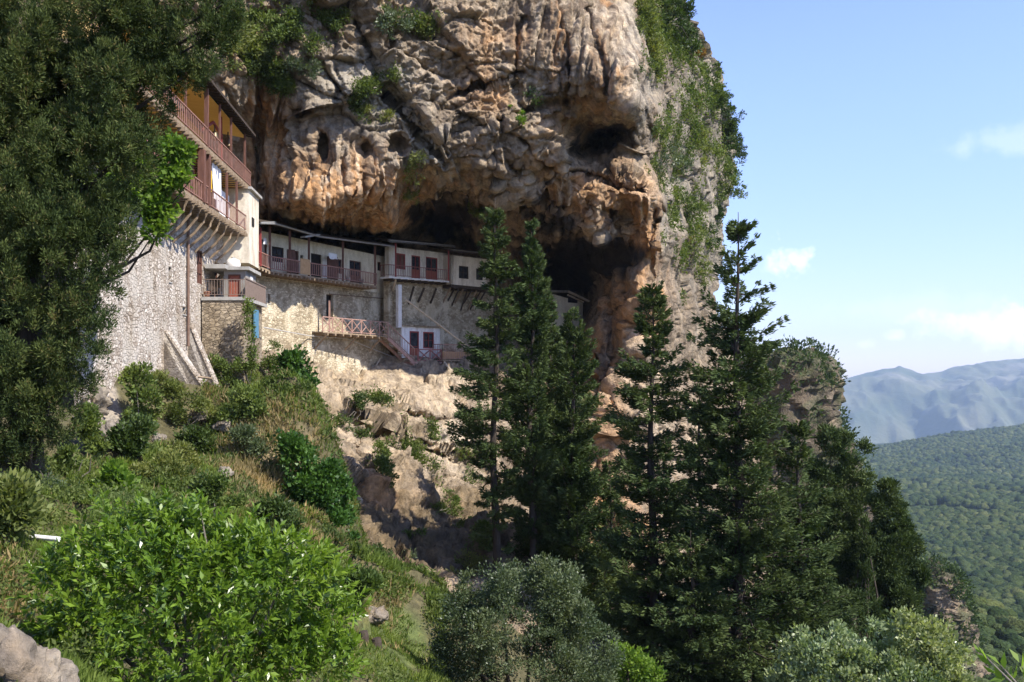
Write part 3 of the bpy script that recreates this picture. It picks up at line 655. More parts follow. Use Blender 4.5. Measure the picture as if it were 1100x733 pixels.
rock_body('rock_outcrop', [(608,1002,1016),(614,990,1026),(625,984,1030),(650,980,1035),(680,976,1042),(760,960,1065)], 250, 12, M['crag'], 6, 'grey rock outcrop', seed=5, dark=.9); OUTCROP = rock_body.last

# ------------------------------------------------------------------ the summer air of the valley
def build_haze():
    m = bpy.data.materials.new('summer haze'); m.use_nodes = True; nt = m.node_tree; nt.nodes.clear()
    out = nt.nodes.new('ShaderNodeOutputMaterial'); v = nt.nodes.new('ShaderNodeVolumePrincipled')
    v.inputs['Color'].default_value = (.60, .77, 1.0, 1); v.inputs['Density'].default_value = HAZE_D; v.inputs['Anisotropy'].default_value = .1
    nt.links.new(v.outputs[0], out.inputs['Volume'])
    w = MB(); w.slab([(-9200, -3200, -1000), (12200, -3200, -1000), (12200, 13200, -1000), (-9200, 13200, -1000)], (0, 0, 1500))
    return tag(w.build('haze', m), kind='stuff')
HAZE_D = 6e-5
haze = build_haze()
# ================================================================== THE MONASTERY
class Plane:
    """a vertical wall plane through two places of the photograph at known distances; s runs along it, z is height, out faces the camera"""
    def __init__(s, pa, Ya, pb, Yb):
        a = at(pa, HZ, Ya); b = at(pb, HZ, Yb); s.a = a; d = b - a; s.len = np.linalg.norm(d); s.d = d / s.len
        n = np.array([s.d[1], -s.d[0], 0]); s.n = n if n @ (a + b) < 0 else -n
    def shifted(s, out):
        q = Plane.__new__(Plane); q.a = s.a + s.n * out; q.d = s.d; q.n = s.n; q.len = s.len; return q
    def s_of(s, px):
        k = (px - CX) / F; return (k * s.a[1] - s.a[0]) / (s.d[0] - k * s.d[1])
    def Y(s, px): return (s.a + s.d * s.s_of(px))[1]
    def z_of(s, px, py): return (HZ - py) / F * s.Y(px)
    def pt(s, t, z, out=0.0): return s.a + s.d * t + s.n * out + np.array([0, 0, z])
    def px(s, px, py, out=0.0): return s.pt(s.s_of(px), s.z_of(px, py), out)
    def rect(s, px0, py0, px1, py1):
        """window rectangle read off the photograph -> s0, s1, z0, z1"""
        m = (px0 + px1) / 2; return s.s_of(px0), s.s_of(px1), s.z_of(m, py1), s.z_of(m, py0)
    def box(s, mb, s0, s1, z0, z1, o0, o1):
        mb.slab([s.pt(s0, z0, o0), s.pt(s1, z0, o0), s.pt(s1, z1, o0), s.pt(s0, z1, o0)], s.n * (o1 - o0))

def wall_mesh(mb, pl, s0, s1, zt, zb, holes=(), thick=.45):
    """a wall with real openings; zt and zb are (height at s0, height at s1)"""
    ss = sorted({s0, s1} | {min(max(h[i], s0), s1) for h in holes for i in (0, 1)})
    zz = sorted({h[i] for h in holes for i in (2, 3)})
    zz = [min(zb) - 1] + zz + [max(zt) + 1]
    top = lambda s: zt[0] + (zt[1] - zt[0]) * (s - s0) / (s1 - s0)
    bot = lambda s: zb[0] + (zb[1] - zb[0]) * (s - s0) / (s1 - s0)
    for a, b in zip(ss, ss[1:]):
        if b - a < 1e-4: continue
        for c, d in zip(zz, zz[1:]):
            m = ((a + b) / 2, (c + d) / 2)
            if any(h[0] < m[0] < h[1] and h[2] < m[1] < h[3] for h in holes): continue
            q = [(a, max(c, bot(a))), (b, max(c, bot(b))), (b, min(d, top(b))), (a, min(d, top(a)))]
            if q[3][1] - q[0][1] < 1e-3 and q[2][1] - q[1][1] < 1e-3: continue
            q[3] = (a, max(q[3][1], q[0][1])); q[2] = (b, max(q[2][1], q[1][1]))
            mb.slab([pl.pt(s, z) for s, z in q], -pl.n * thick)
def opening(pl, r, parent, kind='window', frame='wood_brown', pane='glass', depth=.18, fw=.09, bars=(1, 1), leaf=None, label=None):
    """frame set back in its opening, with its pane or door leaf as a sub-part"""
    s0, s1, z0, z1 = r; f = MB(); o0, o1 = -depth, -depth + .07
    if frame:
        pl.box(f, s0, s0 + fw, z0, z1, o0, o1); pl.box(f, s1 - fw, s1, z0, z1, o0, o1)
        pl.box(f, s0 + fw, s1 - fw, z1 - fw, z1, o0, o1); pl.box(f, s0 + fw, s1 - fw, z0, z0 + fw * .8, o0, o1)
        for i in range(1, bars[0]): x = s0 + (s1 - s0) * i / bars[0]; pl.box(f, x - .03, x + .03, z0 + fw, z1 - fw, o0 + .01, o1 - .01)
        for i in range(1, bars[1]): z = z0 + (z1 - z0) * i / bars[1]; pl.box(f, s0 + fw, s1 - fw, z - .025, z + .025, o0 + .014, o1 - .014)
    else:
        pl.box(f, s0, s1, z0 - .06, z0, -depth, .05)
    o = f.build(kind, M[frame or 'concrete'], parent)
    if label: o['label'] = label
    g = MB(); pl.box(g, s0 + .01, s1 - .01, z0 + .01, z1 - .01, -depth - .05, -depth - .015); g.build('pane' if kind == 'window' else 'door_leaf', M[pane], o)  # with 'dark' this is a black sheet painted for the unlit room
    if leaf:
        zz = z0 + (z1 - z0) * leaf[1]; g = MB(); pl.box(g, s0 + fw + .005, s1 - fw - .005, z0 + fw, zz, o0 + .005, o1 - .02); g.build('lower_panel', M[leaf[0]], o)
    return o
def railing(path, h, parent, mat, post=.07, bal=.035, gap=.22, posts_every=None, cross=False, name='railing', bars=True):
    """path: floor-level points; top rail, bottom rail and balusters as one part"""
    mb = MB(); up = np.array([0, 0, 1.])
    for a, b in zip(path, path[1:]):
        a, b = np.asarray(a, float), np.asarray(b, float); L = np.linalg.norm(b - a)
        mb.bar(a + up * h, b + up * h, post * 1.1, post * .8); mb.bar(a + up * .12, b + up * .12, post * .8, post * .6)
        n = max(1, int(L / gap))
        for i in range(n + 1):
            p = a + (b - a) * i / n
            if cross:
                mb.bar(p, p + up * h, post, post)
                if i < n:
                    q = a + (b - a) * (i + 1) / n; mb.bar(p + up * .14, q + up * (h - .03), bal); mb.bar(p + up * (h - .03), q + up * .14, bal)
            elif bars: mb.bar(p + up * .12, p + up * h, bal, bal)
    return mb.build(name, M[mat], parent)
UP = np.array([0, 0, 1.])

# ------------------------------------------------------------------ tower house with two galleries (far left of the monastery)
A = 43.2 * 281.8; TB = 466.4
def tY(px): return A / (TB - px)
FP = Plane(150, tY(150), 270, tY(270))            # front of the galleries
WP = FP.shifted(-1.5)                             # the wall behind them
t = thing('tower_house', 'tall stone house at the left end with two stacked wooden galleries and yellow ceilings', 'house', WP.pt(WP.s_of(200), WP.z_of(200, 420)))
sA, sB = WP.s_of(96), FP.s_of(266)
def fz(px, py): return FP.z_of(px, py)
z_up0, z_up1 = fz(184.6, 122), fz(273, 205)       # upper gallery floor
z_lo0, z_lo1 = fz(195.5, 202), fz(265, 249)       # lower gallery floor
z_up = (z_up0 + z_up1) / 2; z_lo = (z_lo0 + z_lo1) / 2
def fl(s, a): # floor height following the photograph along the wall
    p0, p1 = (FP.s_of(184.6), FP.s_of(273)) if a else (FP.s_of(195.5), FP.s_of(265))
    q0, q1 = (z_up0, z_up1) if a else (z_lo0, z_lo1); return q0 + (q1 - q0) * (s - p0) / (p1 - p0)
zbot = WP.z_of(180, 430)
holes = [WP.rect(211.5, 269, 217.5, 305), WP.rect(230.5, 282, 236.5, 309), WP.rect(181, 287, 184.5, 303), WP.rect(185.5, 236, 190, 251), WP.rect(196, 330, 200, 338)]
w = MB(); wall_mesh(w, WP, sA, sB, (fl(sA, 0) - .1, fl(sB, 0) - .1), (zbot - 4, zbot - .5), holes, .6)
w.build('wall', M['masonry'], t)
for i, h in enumerate(holes):
    if i == 0: opening(WP, h, t, 'window', 'wood_brown', 'wood_brown', .1, .08, (2, 3), label='tall brown shuttered window')
    elif i == 1: opening(WP, h, t, 'door', 'wood_brown', 'dark', .25)
    else: opening(WP, h, t, 'window', None, 'dark', .35)
# plastered wall of the two gallery storeys, with dark and coloured panels
BP = FP.shifted(-2.6)
w = MB(); wall_mesh(w, BP, sA, sB, (fl(sA, 1) + 3.4, fl(sB, 1) + 3.0), (fl(sA, 0), fl(sB, 0)), (), .4); w.build('gallery_wall', M['plaster_ochre'], t)
w = MB(); a, b = FP.s_of(196), FP.s_of(224); FP.box(w, a, b, fl(b, 0) + .03, fl(a, 1) - .3, -2.2, -.75); w.build('timber_booth', M['wood_red' if 0 else 'wood_brown'], t)
w = MB(); BP.box(w, FP.s_of(238), FP.s_of(243), fl(FP.s_of(240), 0) + .1, fl(FP.s_of(240), 0) + 2.2, .002, .08); w.build('door', M['wood_brown'], t)
w = MB(); BP.box(w, FP.s_of(249), FP.s_of(254), fl(FP.s_of(251), 0) + .8, fl(FP.s_of(251), 0) + 2.1, .002, .07); w.build('window', M['wood_dark'], t)
w = MB(); BP.box(w, FP.s_of(243), FP.s_of(247), fl(FP.s_of(245), 1) + .1, fl(FP.s_of(245), 1) + 2.1, .002, .07); w.build('door', M['wood_dark'], t)
for a_, nm in ((1, 'upper_gallery_floor'), (0, 'lower_gallery_floor')):
    w = MB(); e = FP.s_of(270 if a_ else 265); s0 = FP.s_of(100)
    w.slab([FP.pt(s0, fl(s0, a_), 0), FP.pt(e, fl(e, a_), 0), FP.pt(e, fl(e, a_), -2.58), FP.pt(s0, fl(s0, a_), -2.58)], -UP * .16)
    n = 40
    for i in range(n):
        s_ = s0 + (e - s0) * (i + .5) / n; z = fl(s_, a_) - .17
        w.bar(FP.pt(s_, z - .1, .12), FP.pt(s_, z - .1, -1.48 if not a_ else -2.55), .15, .18)
    w.build('gallery_floor', M['wood_raw'], t)
    w = MB(); w.slab([FP.pt(s0, fl(s0, a_) - .29, -.22), FP.pt(e, fl(e, a_) - .29, -.22), FP.pt(e, fl(e, a_) - .29, -1.4), FP.pt(s0, fl(s0, a_) - .29, -1.4)], UP * .02)
    if a_: w.build('ceiling', M['wood_yellow'], t)
    railing([FP.pt(s0, fl(s0, a_) + .02, -.05), FP.pt(e, fl(e, a_) + .02, -.05)], 1.0, t, 'rail_brown', .07, .03, .34)
# posts
for px_, a_, th in [(201.5,1,.11),(223.9,1,.2),(238,1,.11),(250,1,.11),(264.7,1,.12),(202,0,.11),(219,0,.34),(225,0,.3),(245.5,0,.12),(256,0,.12)]:
    s_ = FP.s_of(px_); w = MB(); top = fl(s_, 1) - .3 if not a_ else fz(223.9, 94) + (fz(267.5, 146.5) - fz(223.9, 94)) * (s_ - FP.s_of(223.9)) / (FP.s_of(267.5) - FP.s_of(223.9))
    w.bar(FP.pt(s_, fl(s_, a_), -.1), FP.pt(s_, top - .05, -.1), th, th); w.build('post', M['wood_brown'], t)
# roof, its underside boarded and painted yellow
rs0, rs1 = FP.s_of(170), FP.s_of(269); rz = lambda s_: fz(223.9, 93) + (fz(267.5, 145.5) - fz(223.9, 93)) * (s_ - FP.s_of(223.9)) / (FP.s_of(267.5) - FP.s_of(223.9))
w = MB(); w.slab([FP.pt(rs0, rz(rs0), .35), FP.pt(rs1, rz(rs1), .35), FP.pt(rs1, rz(rs1) + .9, -3.2), FP.pt(rs0, rz(rs0) + .9, -3.2)], UP * .16)
for i in range(34): s_ = rs0 + (rs1 - rs0) * i / 33; w.bar(FP.pt(s_, rz(s_) - .04, .3), FP.pt(s_, rz(s_) + .1, -.4), .09, .09)
roof = w.build('roof', M['wood_dark'], t)
w = MB(); w.slab([FP.pt(rs0, rz(rs0) - .09, -.3), FP.pt(rs1, rz(rs1) - .09, -.3), FP.pt(rs1, rz(rs1) + .3, -2.58), FP.pt(rs0, rz(rs0) + .3, -2.58)], UP * .04); w.build('ceiling', M['wood_yellow'], roof)
# curved struts below the lower gallery
for px_ in (203, 210, 217, 224, 231, 238, 245, 252, 258):
    s_ = FP.s_of(px_); z = fl(s_, 0) - .4; w = MB()
    w.tube([FP.pt(s_, z, -.1), FP.pt(s_, z - .5, -.28), FP.pt(s_, z - 1.1, -.75), FP.pt(s_, z - 1.75, -1.5)], .075, 6); w.build('strut', M['wood_raw'], t)
# downpipe
w = MB(); s_ = WP.s_of(200); w.tube([WP.pt(s_, fl(s_, 0) - .3, .12), WP.pt(s_, WP.z_of(200, 372), .12)], .075, 8); w.build('downpipe', M['rust'], t)
# plastered closet tower at the far end of the galleries
e0 = FP.s_of(265.3); c0 = FP.pt(e0, 0, .12); yb = c0[1]
def vbox(mb, x0, x1, y0, y1, z0, z1): mb.slab([(x0, y0, z0), (x1, y0, z0), (x1, y1, z0), (x0, y1, z0)], (0, 0, z1 - z0))
zc0, zc1 = fz(266, 283), fz(268, 206)
w = MB(); d = FP.d * 3.4; q0 = FP.pt(e0, zc0, .12); q1 = FP.pt(e0, zc0, -2.2); w.slab([q0, q0 + d, q1 + d, q1], UP * (zc1 - zc0)); w.build('closet_bay', M['plaster'], t)
w = MB(); q0 = FP.pt(e0 - .15, zc1, .32); q1 = FP.pt(e0 - .15, zc1, -2.3); d2 = FP.d * 3.8; w.slab([q0, q0 + d2, q1 + d2, q1], UP * .16); w.build('bay_cornice', M['concrete'], t)
w = MB(); FP.box(w, e0 + .9, e0 + 1.6, fz(269, 243), fz(269, 234), .122, .17); w.build('window', M['dark'], t)
w = MB(); za = fz(250, 286); q0 = FP.pt(FP.s_of(246), za, -.2); q1 = FP.pt(e0, za, -.2); w.slab([q0, q1, q1 - FP.n * 1.2, q0 - FP.n * 1.2], -UP * .25); w.build('ledge', M['concrete'], t)
# the two raking buttresses
for (x0, y0), (x1, y1), (xb, yb_) in (((177, 356), (227, 430), (179, 432)), ((203, 348), (245, 447), (206, 447))):
    w = MB(); s_ = WP.s_of(x0); P0 = WP.pt(s_, WP.z_of(x0, y0), 0); Yb = P0[1]
    P1 = at(x1, y1, Yb - 1.2); P2 = at(x1 - 3, y1 + 26, Yb - 1.2); P3 = WP.pt(s_, P2[2] - .6, -.3); P0b = WP.pt(s_, WP.z_of(x0, y0), -.3)
    w.poly([P0b, P0, P1, P2, P3], WP.d * .62); b = w.build('buttress', M['buttress'], t)
    w = MB(); cap = WP.d * .7
    nrm = np.array([.8, 0, .6]); w.slab([P0 - WP.d * .04 + nrm * .0, P0 - WP.d * .04 + cap, P1 - WP.d * .04 + cap, P1 - WP.d * .04], nrm * .1); w.build('lit_top_edge', M['masonry'], b)  # paler masonry strip paints the sunlit top edge into the colour
w = MB(); p0 = at(222, 405, 45); w.tube([at(213, 405, tY(203) - 4), at(228, 407, tY(203) - 4)], .06, 6); w.build('tie_bar', M['wood_raw'], t)

def cloth(pl, r, name, mat, label, cat, wave=.05, out=0.0, group=None, seed=0):
    s0, s1, z0, z1 = r; nx, nz = 14, 10; u = np.linspace(0, 1, nx); v = np.linspace(0, 1, nz); V = []
    rng = np.random.default_rng(seed); ph = rng.uniform(0, 6)
    for vv in v:
        for uu in u:
            V.append(pl.pt(s0 + (s1 - s0) * (uu + .03 * math.sin(5 * vv + ph)), z0 + (z1 - z0) * vv + .04 * math.sin(7 * uu + ph) * (1 - vv), out + wave * math.sin(11 * uu + ph + vv) * (1.1 - vv)))
    V = np.array(V); Fc = grid_faces(nz, nx); n = len(V); V2 = np.concatenate([V, V - pl.n * .015])
    Fc = np.concatenate([Fc, Fc[:, ::-1] + n]); o = np_mesh(name, V2, Fc, M[mat], None, True); return tag(o, label, cat, group)
cloth(FP, FP.rect(225.5, 181, 232.5, 204), 'curtain', 'cloth_yellow', 'bright yellow cloth hung in the lower gallery of the tower house', 'cloth', .05, -.25)
cloth(FP, FP.rect(233.5, 176, 243, 214), 'hanging_sheet', 'cloth_white', 'white sheet hung beside the yellow cloth in the lower gallery', 'sheet', .08, -.3, seed=2)
cloth(FP, FP.rect(247.5, 205, 262, 231), 'hanging_sheet', 'cloth_white', 'pale sheet at the far end of the lower gallery', 'sheet', .05, -.9, seed=3)
def bell(px_, py_, label, r):
    s_ = FP.s_of(px_); c = FP.pt(s_, fz(px_, py_), -.75); b = thing('bell', label, 'bell', c, 'bells in the upper gallery')
    w = MB(); w.lathe(c - UP * r * 1.1, [(r, 0), (r * .93, r * .12), (r * .72, r * .5), (r * .6, r * 1.1), (r * .45, r * 1.5), (r * .15, r * 1.7)], 16); w.build('bell_body', M['bronze'], b, True)
    w = MB(); w.tube([c + UP * r * .55, c + UP * (r * .55 + .35)], .04, 6); w.build('hanger', M['wood_dark'], b)
    w = MB(); w.lathe(c - UP * r * 1.3, [(.03, 0), (.06, .03), (.05, .1), (.02, .3)], 8); w.build('clapper', M['wood_dark'], b)
bell(244.6, 144.5, 'small bronze bell hanging under the red brace in the upper gallery', .3)
bell(258, 151.5, 'larger bronze bell hanging nearest the far end of the upper gallery', .36)
br = thing('bell_gantry', 'red timber frame the bells hang from in the upper gallery', 'bell gantry', FP.pt(FP.s_of(246), fl(FP.s_of(246), 1), -.75))
sa, sb = FP.s_of(233), FP.s_of(252)
w = MB(); w.bar(FP.pt(sa, fz(233, 140), -.75), FP.pt((sa + sb) / 2, fz(240, 128), -.75), .12); w.bar(FP.pt((sa + sb) / 2, fz(240, 128), -.75), FP.pt(sb, fz(252, 147), -.75), .12); w.build('brace', M['wood_red'], br)
w = MB(); s_ = FP.s_of(251); w.bar(FP.pt(s_, fl(s_, 1), -.75), FP.pt(s_, rz(s_) + .1, -.75), .13); w.build('upright', M['wood_red'], br)

# ------------------------------------------------------------------ terrace annex below the galleries
TFp = np.array([at(216, 319, 54.4), at(264, 319, 54.4), at(287, 337, 61.0)]); zt = TFp[0][2]
for k in TFp: k[2] = zt - (0 if k is not TFp[2] else .35)
ax = thing('stone_terrace', 'stone terrace block with railings and grey hut in front of the tower house', 'terrace', (TFp[0] + TFp[2]) / 2 - UP * 4.5)
back = [TFp[2] + np.array([-4.2, .35, 0]), TFp[0] + np.array([-.6, 7.2, 0])]
zb = at(230, 402, 54.4)[2]
w = MB(); q = [TFp[0] + (.02, .08, 0), TFp[1] + (-.12, .08, 0), TFp[2] + (-.35, 0, 0), back[0], back[1]]
w.poly([np.array([p[0], p[1], zb - 1.5]) for p in q], UP * (zt - .22 - zb + 1.5)); w.build('stone_base', M['masonry_brown'], ax)
w = MB(); q = [TFp[0], TFp[1], TFp[2], back[0], back[1]]; w.poly([np.array([p[0], p[1], zt - .2]) for p in q], UP * .2); w.build('floor_slab', M['concrete'], ax)
railing([TFp[0] + (0.1, .1, 0.02), TFp[1] + (-.05, .1, .02)], 1.0, ax, 'rail_iron', .05, .025, .16)
w = MB(); a, b = TFp[1] + (-.04, .1, .02), np.array([TFp[2][0] - .08, TFp[2][1], zt + .02])
n = 34
for i in range(n): p = a + (b - a) * (i + .04) / n; p2 = a + (b - a) * (i + .8) / n; w.slab([p, p2, p2 + UP * 1.05, p + UP * 1.05], (-.03, -.005, 0))
w.bar(a + UP * 1.08, b + UP * 1.08, .07); w.build('board_railing', M['rail_iron'], ax)
# hut on the terrace
h0 = at(240.5, 319, 56.0); h1 = at(264, 319, 56.0); z1 = at(250, 290.5, 56)[2]; dh = np.array([-.0836 * 3.2, 3.2, 0])
HP_ = Plane(240.5, 56.0, 264, 56.0); zd0 = zt; hole = list(HP_.rect(245, 295, 258.5, 318.2)); hole[2] = zt + .02
w = MB(); wall_mesh(w, HP_, 0, HP_.len, (z1, z1), (zt, zt), [hole], .2)
a, b = HP_.pt(HP_.len, zt), HP_.pt(HP_.len, zt) + dh
w.slab([a + (0, .2, 0), b, b + UP * (z1 - zt), a + (0, .2, 0) + UP * (z1 - zt)], (-.2, 0, 0)); a2, b2 = HP_.pt(0, zt), HP_.pt(0, zt) + dh; w.slab([a2 + (0, .2, 0), b2, b2 + UP * (z1 - zt), a2 + (0, .2, 0) + UP * (z1 - zt)], (.2, 0, 0))
hut = w.build('hut', M['hut_grey'], ax)
opening(HP_, hole, hut, 'door', 'wood_brown', 'red_door', .06, .07, label='brick red door of the terrace hut')
w = MB(); a, b = HP_.pt(-.25, z1, .3), HP_.pt(HP_.len + .28, z1, .3); w.slab([a, b, b + dh * 1.2, a + dh * 1.2], UP * .2); w.build('roof', M['concrete'], hut)
RPl = Plane(264.0, 56.0, (HP_.pt(HP_.len, 0) + dh)[0] / (HP_.pt(HP_.len, 0) + dh)[1] * F + CX, (HP_.pt(HP_.len, 0) + dh)[1])
w = MB(); RPl.box(w, 1.2, 2.0, zt + .75, zt + 1.5, .003, .05); w.build('window', M['plaster_white'], hut)
# blue door low on the lit side of the terrace
SP = Plane(263.2, 54.5, 285.5, 61.0); r = SP.rect(272, 333, 276.5, 363); w = MB(); SP.box(w, r[0], r[1], r[2], r[3], .02, .09); w.build('door', M['blue_paint'], ax)['label'] = 'faded blue door'
def pot(loc, label, rr, mat, name='clay_pot'):
    b = thing(name, label, 'pot', loc); w = MB(); w.lathe(loc, [(rr * .6, 0), (rr * .9, rr * .9), (rr, rr * 1.5), (rr * 1.08, rr * 1.5), (rr * 1.08, rr * 1.75), (rr * .95, rr * 1.75)], 16); w.build('pot_body', M[mat], b, True)
    w = MB(); w.lathe(loc + UP * rr * 1.6, [(rr * .9, 0), (rr * .9, .03)], 12); w.build('soil', M['wood_dark'], b)
pot(at(222.5, 318, 54.9) * (1, 1, 0) + UP * (zt + .01), 'small terracotta pot at the corner of the terrace', .19, 'terracotta')
ds = thing('satellite_dish', 'dark round dish standing behind the terrace railing', 'dish', at(229.5, 318, 55.4) * (1, 1, 0) + UP * zt); c = at(229.5, 308, 55.4)
w = MB(); n = 20; V = [c + (0, .12, 0)]; R_ = .30
for k in range(n): a = 2 * math.pi * k / n; V.append(c + (R_ * math.cos(a), 0, R_ * 1.1 * math.sin(a)))
w.V = V; w.F = [[0, 1 + k, 1 + (k + 1) % n] for k in range(n)]; dish = w.build('reflector', M['wood_dark'], ds)
w = MB(); w.tube([c + (0, .14, 0), c * (1, 1, 0) + (0, .2, zt)], .035, 6); w.build('stand', M['rust'], ds)
w = MB(); w.tube([c + (0, .1, -.2), c + (0, -.3, 0)], .02, 5); w.build('feed_arm', M['rust'], ds)
bl = thing('water_tank', 'pale rounded tank on the roof ledge above the terrace hut', 'tank', at(250.5, 289, 58)); cc = at(250.5, 289, 58)
w = MB(); w.lathe(cc - UP * .1, [(.3, 0), (.42, .12), (.45, .4), (.38, .62), (.2, .72), (.06, .75)], 18); w.build('tank_body', M['plaster_white'], bl, True)
w = MB(); w.lathe(cc + UP * .64, [(.12, 0), (.12, .06)], 10); w.build('lid', M['metal_grey'], bl)

# ------------------------------------------------------------------ gallery wing under the overhang
GP = Plane(290, 68, 404, 80); GW = GP.shifted(-1.5); G2 = Plane(272, 65.3, 290, 68)
g = thing('gallery_house', 'long two storey wing with brown wooden gallery tucked under the overhang', 'house', GW.pt(6, GW.z_of(340, 400)))
gz = lambda px_, py_: GP.z_of(px_, py_)
gf0, gf1 = gz(290, 290.5), gz(404, 307)
gfl = lambda s_: gf0 + (gf1 - gf0) * (s_ - GP.s_of(290)) / (GP.s_of(404) - GP.s_of(290))
s0, s1 = GW.s_of(270), GW.s_of(419)
def onwall(px0, px1, z0, z1):     # a rectangle on the back wall, heights above the gallery floor
    a, b = GW.s_of(px0), GW.s_of(px1); f = gfl((a + b) / 2); return a, b, f + z0, f + z1
gh = [onwall(292, 305, .95, 2.1), onwall(312, 321, .0, 2.05), onwall(322.5, 326, 1.1, 1.8), onwall(334, 345.5, .02, 2.1), onwall(352, 359, .02, 2.1), onwall(361, 367.5, .8, 2.0), onwall(375.5, 388, .02, 2.1), onwall(405.5, 409.5, 1.6, 2.4), onwall(279, 287, .02, 2.15)]
lowh = [GW.rect(350.5, 316.5, 358, 343), GW.rect(287.8, 316, 290.5, 326), GW.rect(389, 360, 391.5, 363)]
w = MB(); wall_mesh(w, GW, s0, s1, (gfl(s0) + 3.1, gfl(s1) + 2.95), (gfl(s0) - .35, gfl(s1) - .35), gh, .5); w.build('wall', M['plaster_grey'], g)
w = MB(); wall_mesh(w, GW, s0, s1 + .02, (gfl(s0) - .352, gfl(s1) - .352), (GW.z_of(275, 420), GW.z_of(419, 425)), lowh, .9); w.build('stone_base', M['masonry_dark'], g)
kinds = [('window','wood_dark','glass',(2,2),None),('door','wood_brown','wood_brown',(1,1),None),('window',None,'dark',(1,1),None),('door','wood_dark','dark',(1,1),None),('door','wood_brown','wood_brown',(1,1),None),
         ('window','wood_brown','glass',(2,2),None),('door','wood_brown','glass',(2,3),('wood_brown',.4)),('window','wood_brown','dark',(1,1),None),('door','wood_brown','dark',(1,1),None)]
for h, (k, fr, pa, ba, lf) in zip(gh, kinds): opening(GW, h, g, k, fr, pa, .14, .08, ba, lf)
opening(GW, lowh[0], g, 'door', 'wood_dark', 'dark', .3); opening(GW, lowh[1], g, 'window', None, 'dark', .3); opening(GW, lowh[2], g, 'window', None, 'dark', .3)
w = MB(); a, b = GP.s_of(290), GP.s_of(405); q = [GP.pt(a, gfl(a)), GP.pt(b, gfl(b)), GP.pt(b, gfl(b), -1.48), GP.pt(a, gfl(a), -1.48)]; w.slab(q, -UP * .12)
n = 26
for i in range(n): s_ = a + (b - a) * (i + .5) / n; w.bar(GP.pt(s_, gfl(s_) - .22, .14), GP.pt(s_, gfl(s_) - .22, -1.48), .14, .18)
k0 = G2.pt(G2.s_of(272), gfl(a) + .2); k1 = GP.pt(a, gfl(a)); w.slab([k0, k1, k1 + (-1.2, 1.4, 0), k0 + (-1.2, 1.6, 0)], -UP * .12)
for i in range(5): p = k0 + (k1 - k0) * (i + .5) / 5; w.bar(p + (.1, -.08, -.22), p + (-.9, 1, -.22), .14, .18)
w.build('gallery_floor', M['wood_raw'], g)
railing([k0 + UP * .02, k1 + UP * .02], 1.0, g, 'rail_brown', .08, .035, .2)
railing([k1 + UP * .02, GP.pt(b, gfl(b) + .02, -.04)], 1.0, g, 'rail_brown', .09, .055, .23)
gr = lambda px_: np.interp(px_, [272, 290, 337, 420], [239.6, 241, 254.5, 265.5])
for px_ in (290.5, 312, 332.5, 369, 403.5):
    s_ = GP.s_of(px_); w = MB(); w.bar(GP.pt(s_, gfl(s_), -.06), GP.pt(s_, gz(px_, gr(px_)) - .05, -.06), .15, .15); w.build('post', M['wood_brown'], g)
for px_ in (275, 279.5):
    w = MB(); p = G2.pt(G2.s_of(px_), gfl(a) + .12); w.bar(p, p + UP * 2.75, .16, .16); w.build('post', M['wood_red'], g)
w = MB()
pr = [G2.px(272, 240, .5), GP.px(290, 241, .5), GP.px(337, 254.5, .5), GP.px(420, 265.5, .5)]
for p, q in zip(pr, pr[1:]): w.slab([p, q, q - GP.n * 3.4 + UP * .7, p - GP.n * 3.4 + UP * .7], UP * .13)
roof = w.build('roof', M['wood_dark'], g)
w = MB(); w.tube([p + GP.n * .06 - UP * .02 for p in pr], .07, 7); w.build('gutter', M['metal_grey'], roof)
w = MB(); p = G2.px(272, 240.5, .6); q = GP.px(290, 240.2, .6); w.slab([p, q, q - GP.n * .5, p - GP.n * .5], UP * .12); w.build('sheet', M['metal_grey'], roof)
w = MB(); p = GP.px(322, 256, .55); q = GP.px(338, 253.5, .55); w.slab([p, q, q - GP.n * .5, p - GP.n * .5], UP * .12); w.build('sheet', M['metal_grey'], roof)
w = MB(); GW.box(w, GW.s_of(346.5), GW.s_of(350.5), gfl(GW.s_of(348)) + .1, gfl(GW.s_of(348)) + 1.8, .003, .05); w.build('white_panel', M['plaster_white'], g)
w = MB(); s_ = GW.s_of(351); a_ = GW.pt(s_, gfl(s_) + .05, .05); b_ = a_ + GW.d * .75 + GW.n * .45; w.slab([a_, b_, b_ + UP * 2.0, a_ + UP * 2.0], GW.n * .05); w.build('shutter', M['wood_brown'], g)
w = MB(); s_ = GW.s_of(308); a_ = GW.pt(s_, gfl(s_) + .05, .05); b_ = a_ + GW.d * .55 + GW.n * .25; w.slab([a_, b_, b_ + UP * 2.0, a_ + UP * 2.0], GW.n * .05); w.build('shutter', M['wood_brown'], g)
w = MB(); w.tube([GW.px(353, 316, .06), GW.px(420, 321.5, .06)], .035, 5); w.build('conduit', M['rust'], g)
w = MB(); w.tube([GW.px(412, 322, .06), GW.px(412, 344, .06)], .03, 5); w.build('conduit', M['rust'], g)
bd = MB(); r = GP.rect(322, 279, 332.5, 295); s_ = r[0]; bd.slab([GP.pt(r[0], gfl(r[0]) + .06, .04), GP.pt(r[1], gfl(r[1]) + .06, .04), GP.pt(r[1], gfl(r[1]) + 1.25, .04), GP.pt(r[0], gfl(r[0]) + 1.25, .04)], GP.n * .03)
tag(bd.build('board', M['wood_board'], None), 'tan wooden board leaning on the long gallery railing', 'board')
L = 'washing on the long gallery'
cloth(GP, GP.rect(282, 258, 285, 273), 'towel', 'cloth_white', 'narrow white towel hung at the near end of the long gallery', 'towel', .04, -.4, L, 5)
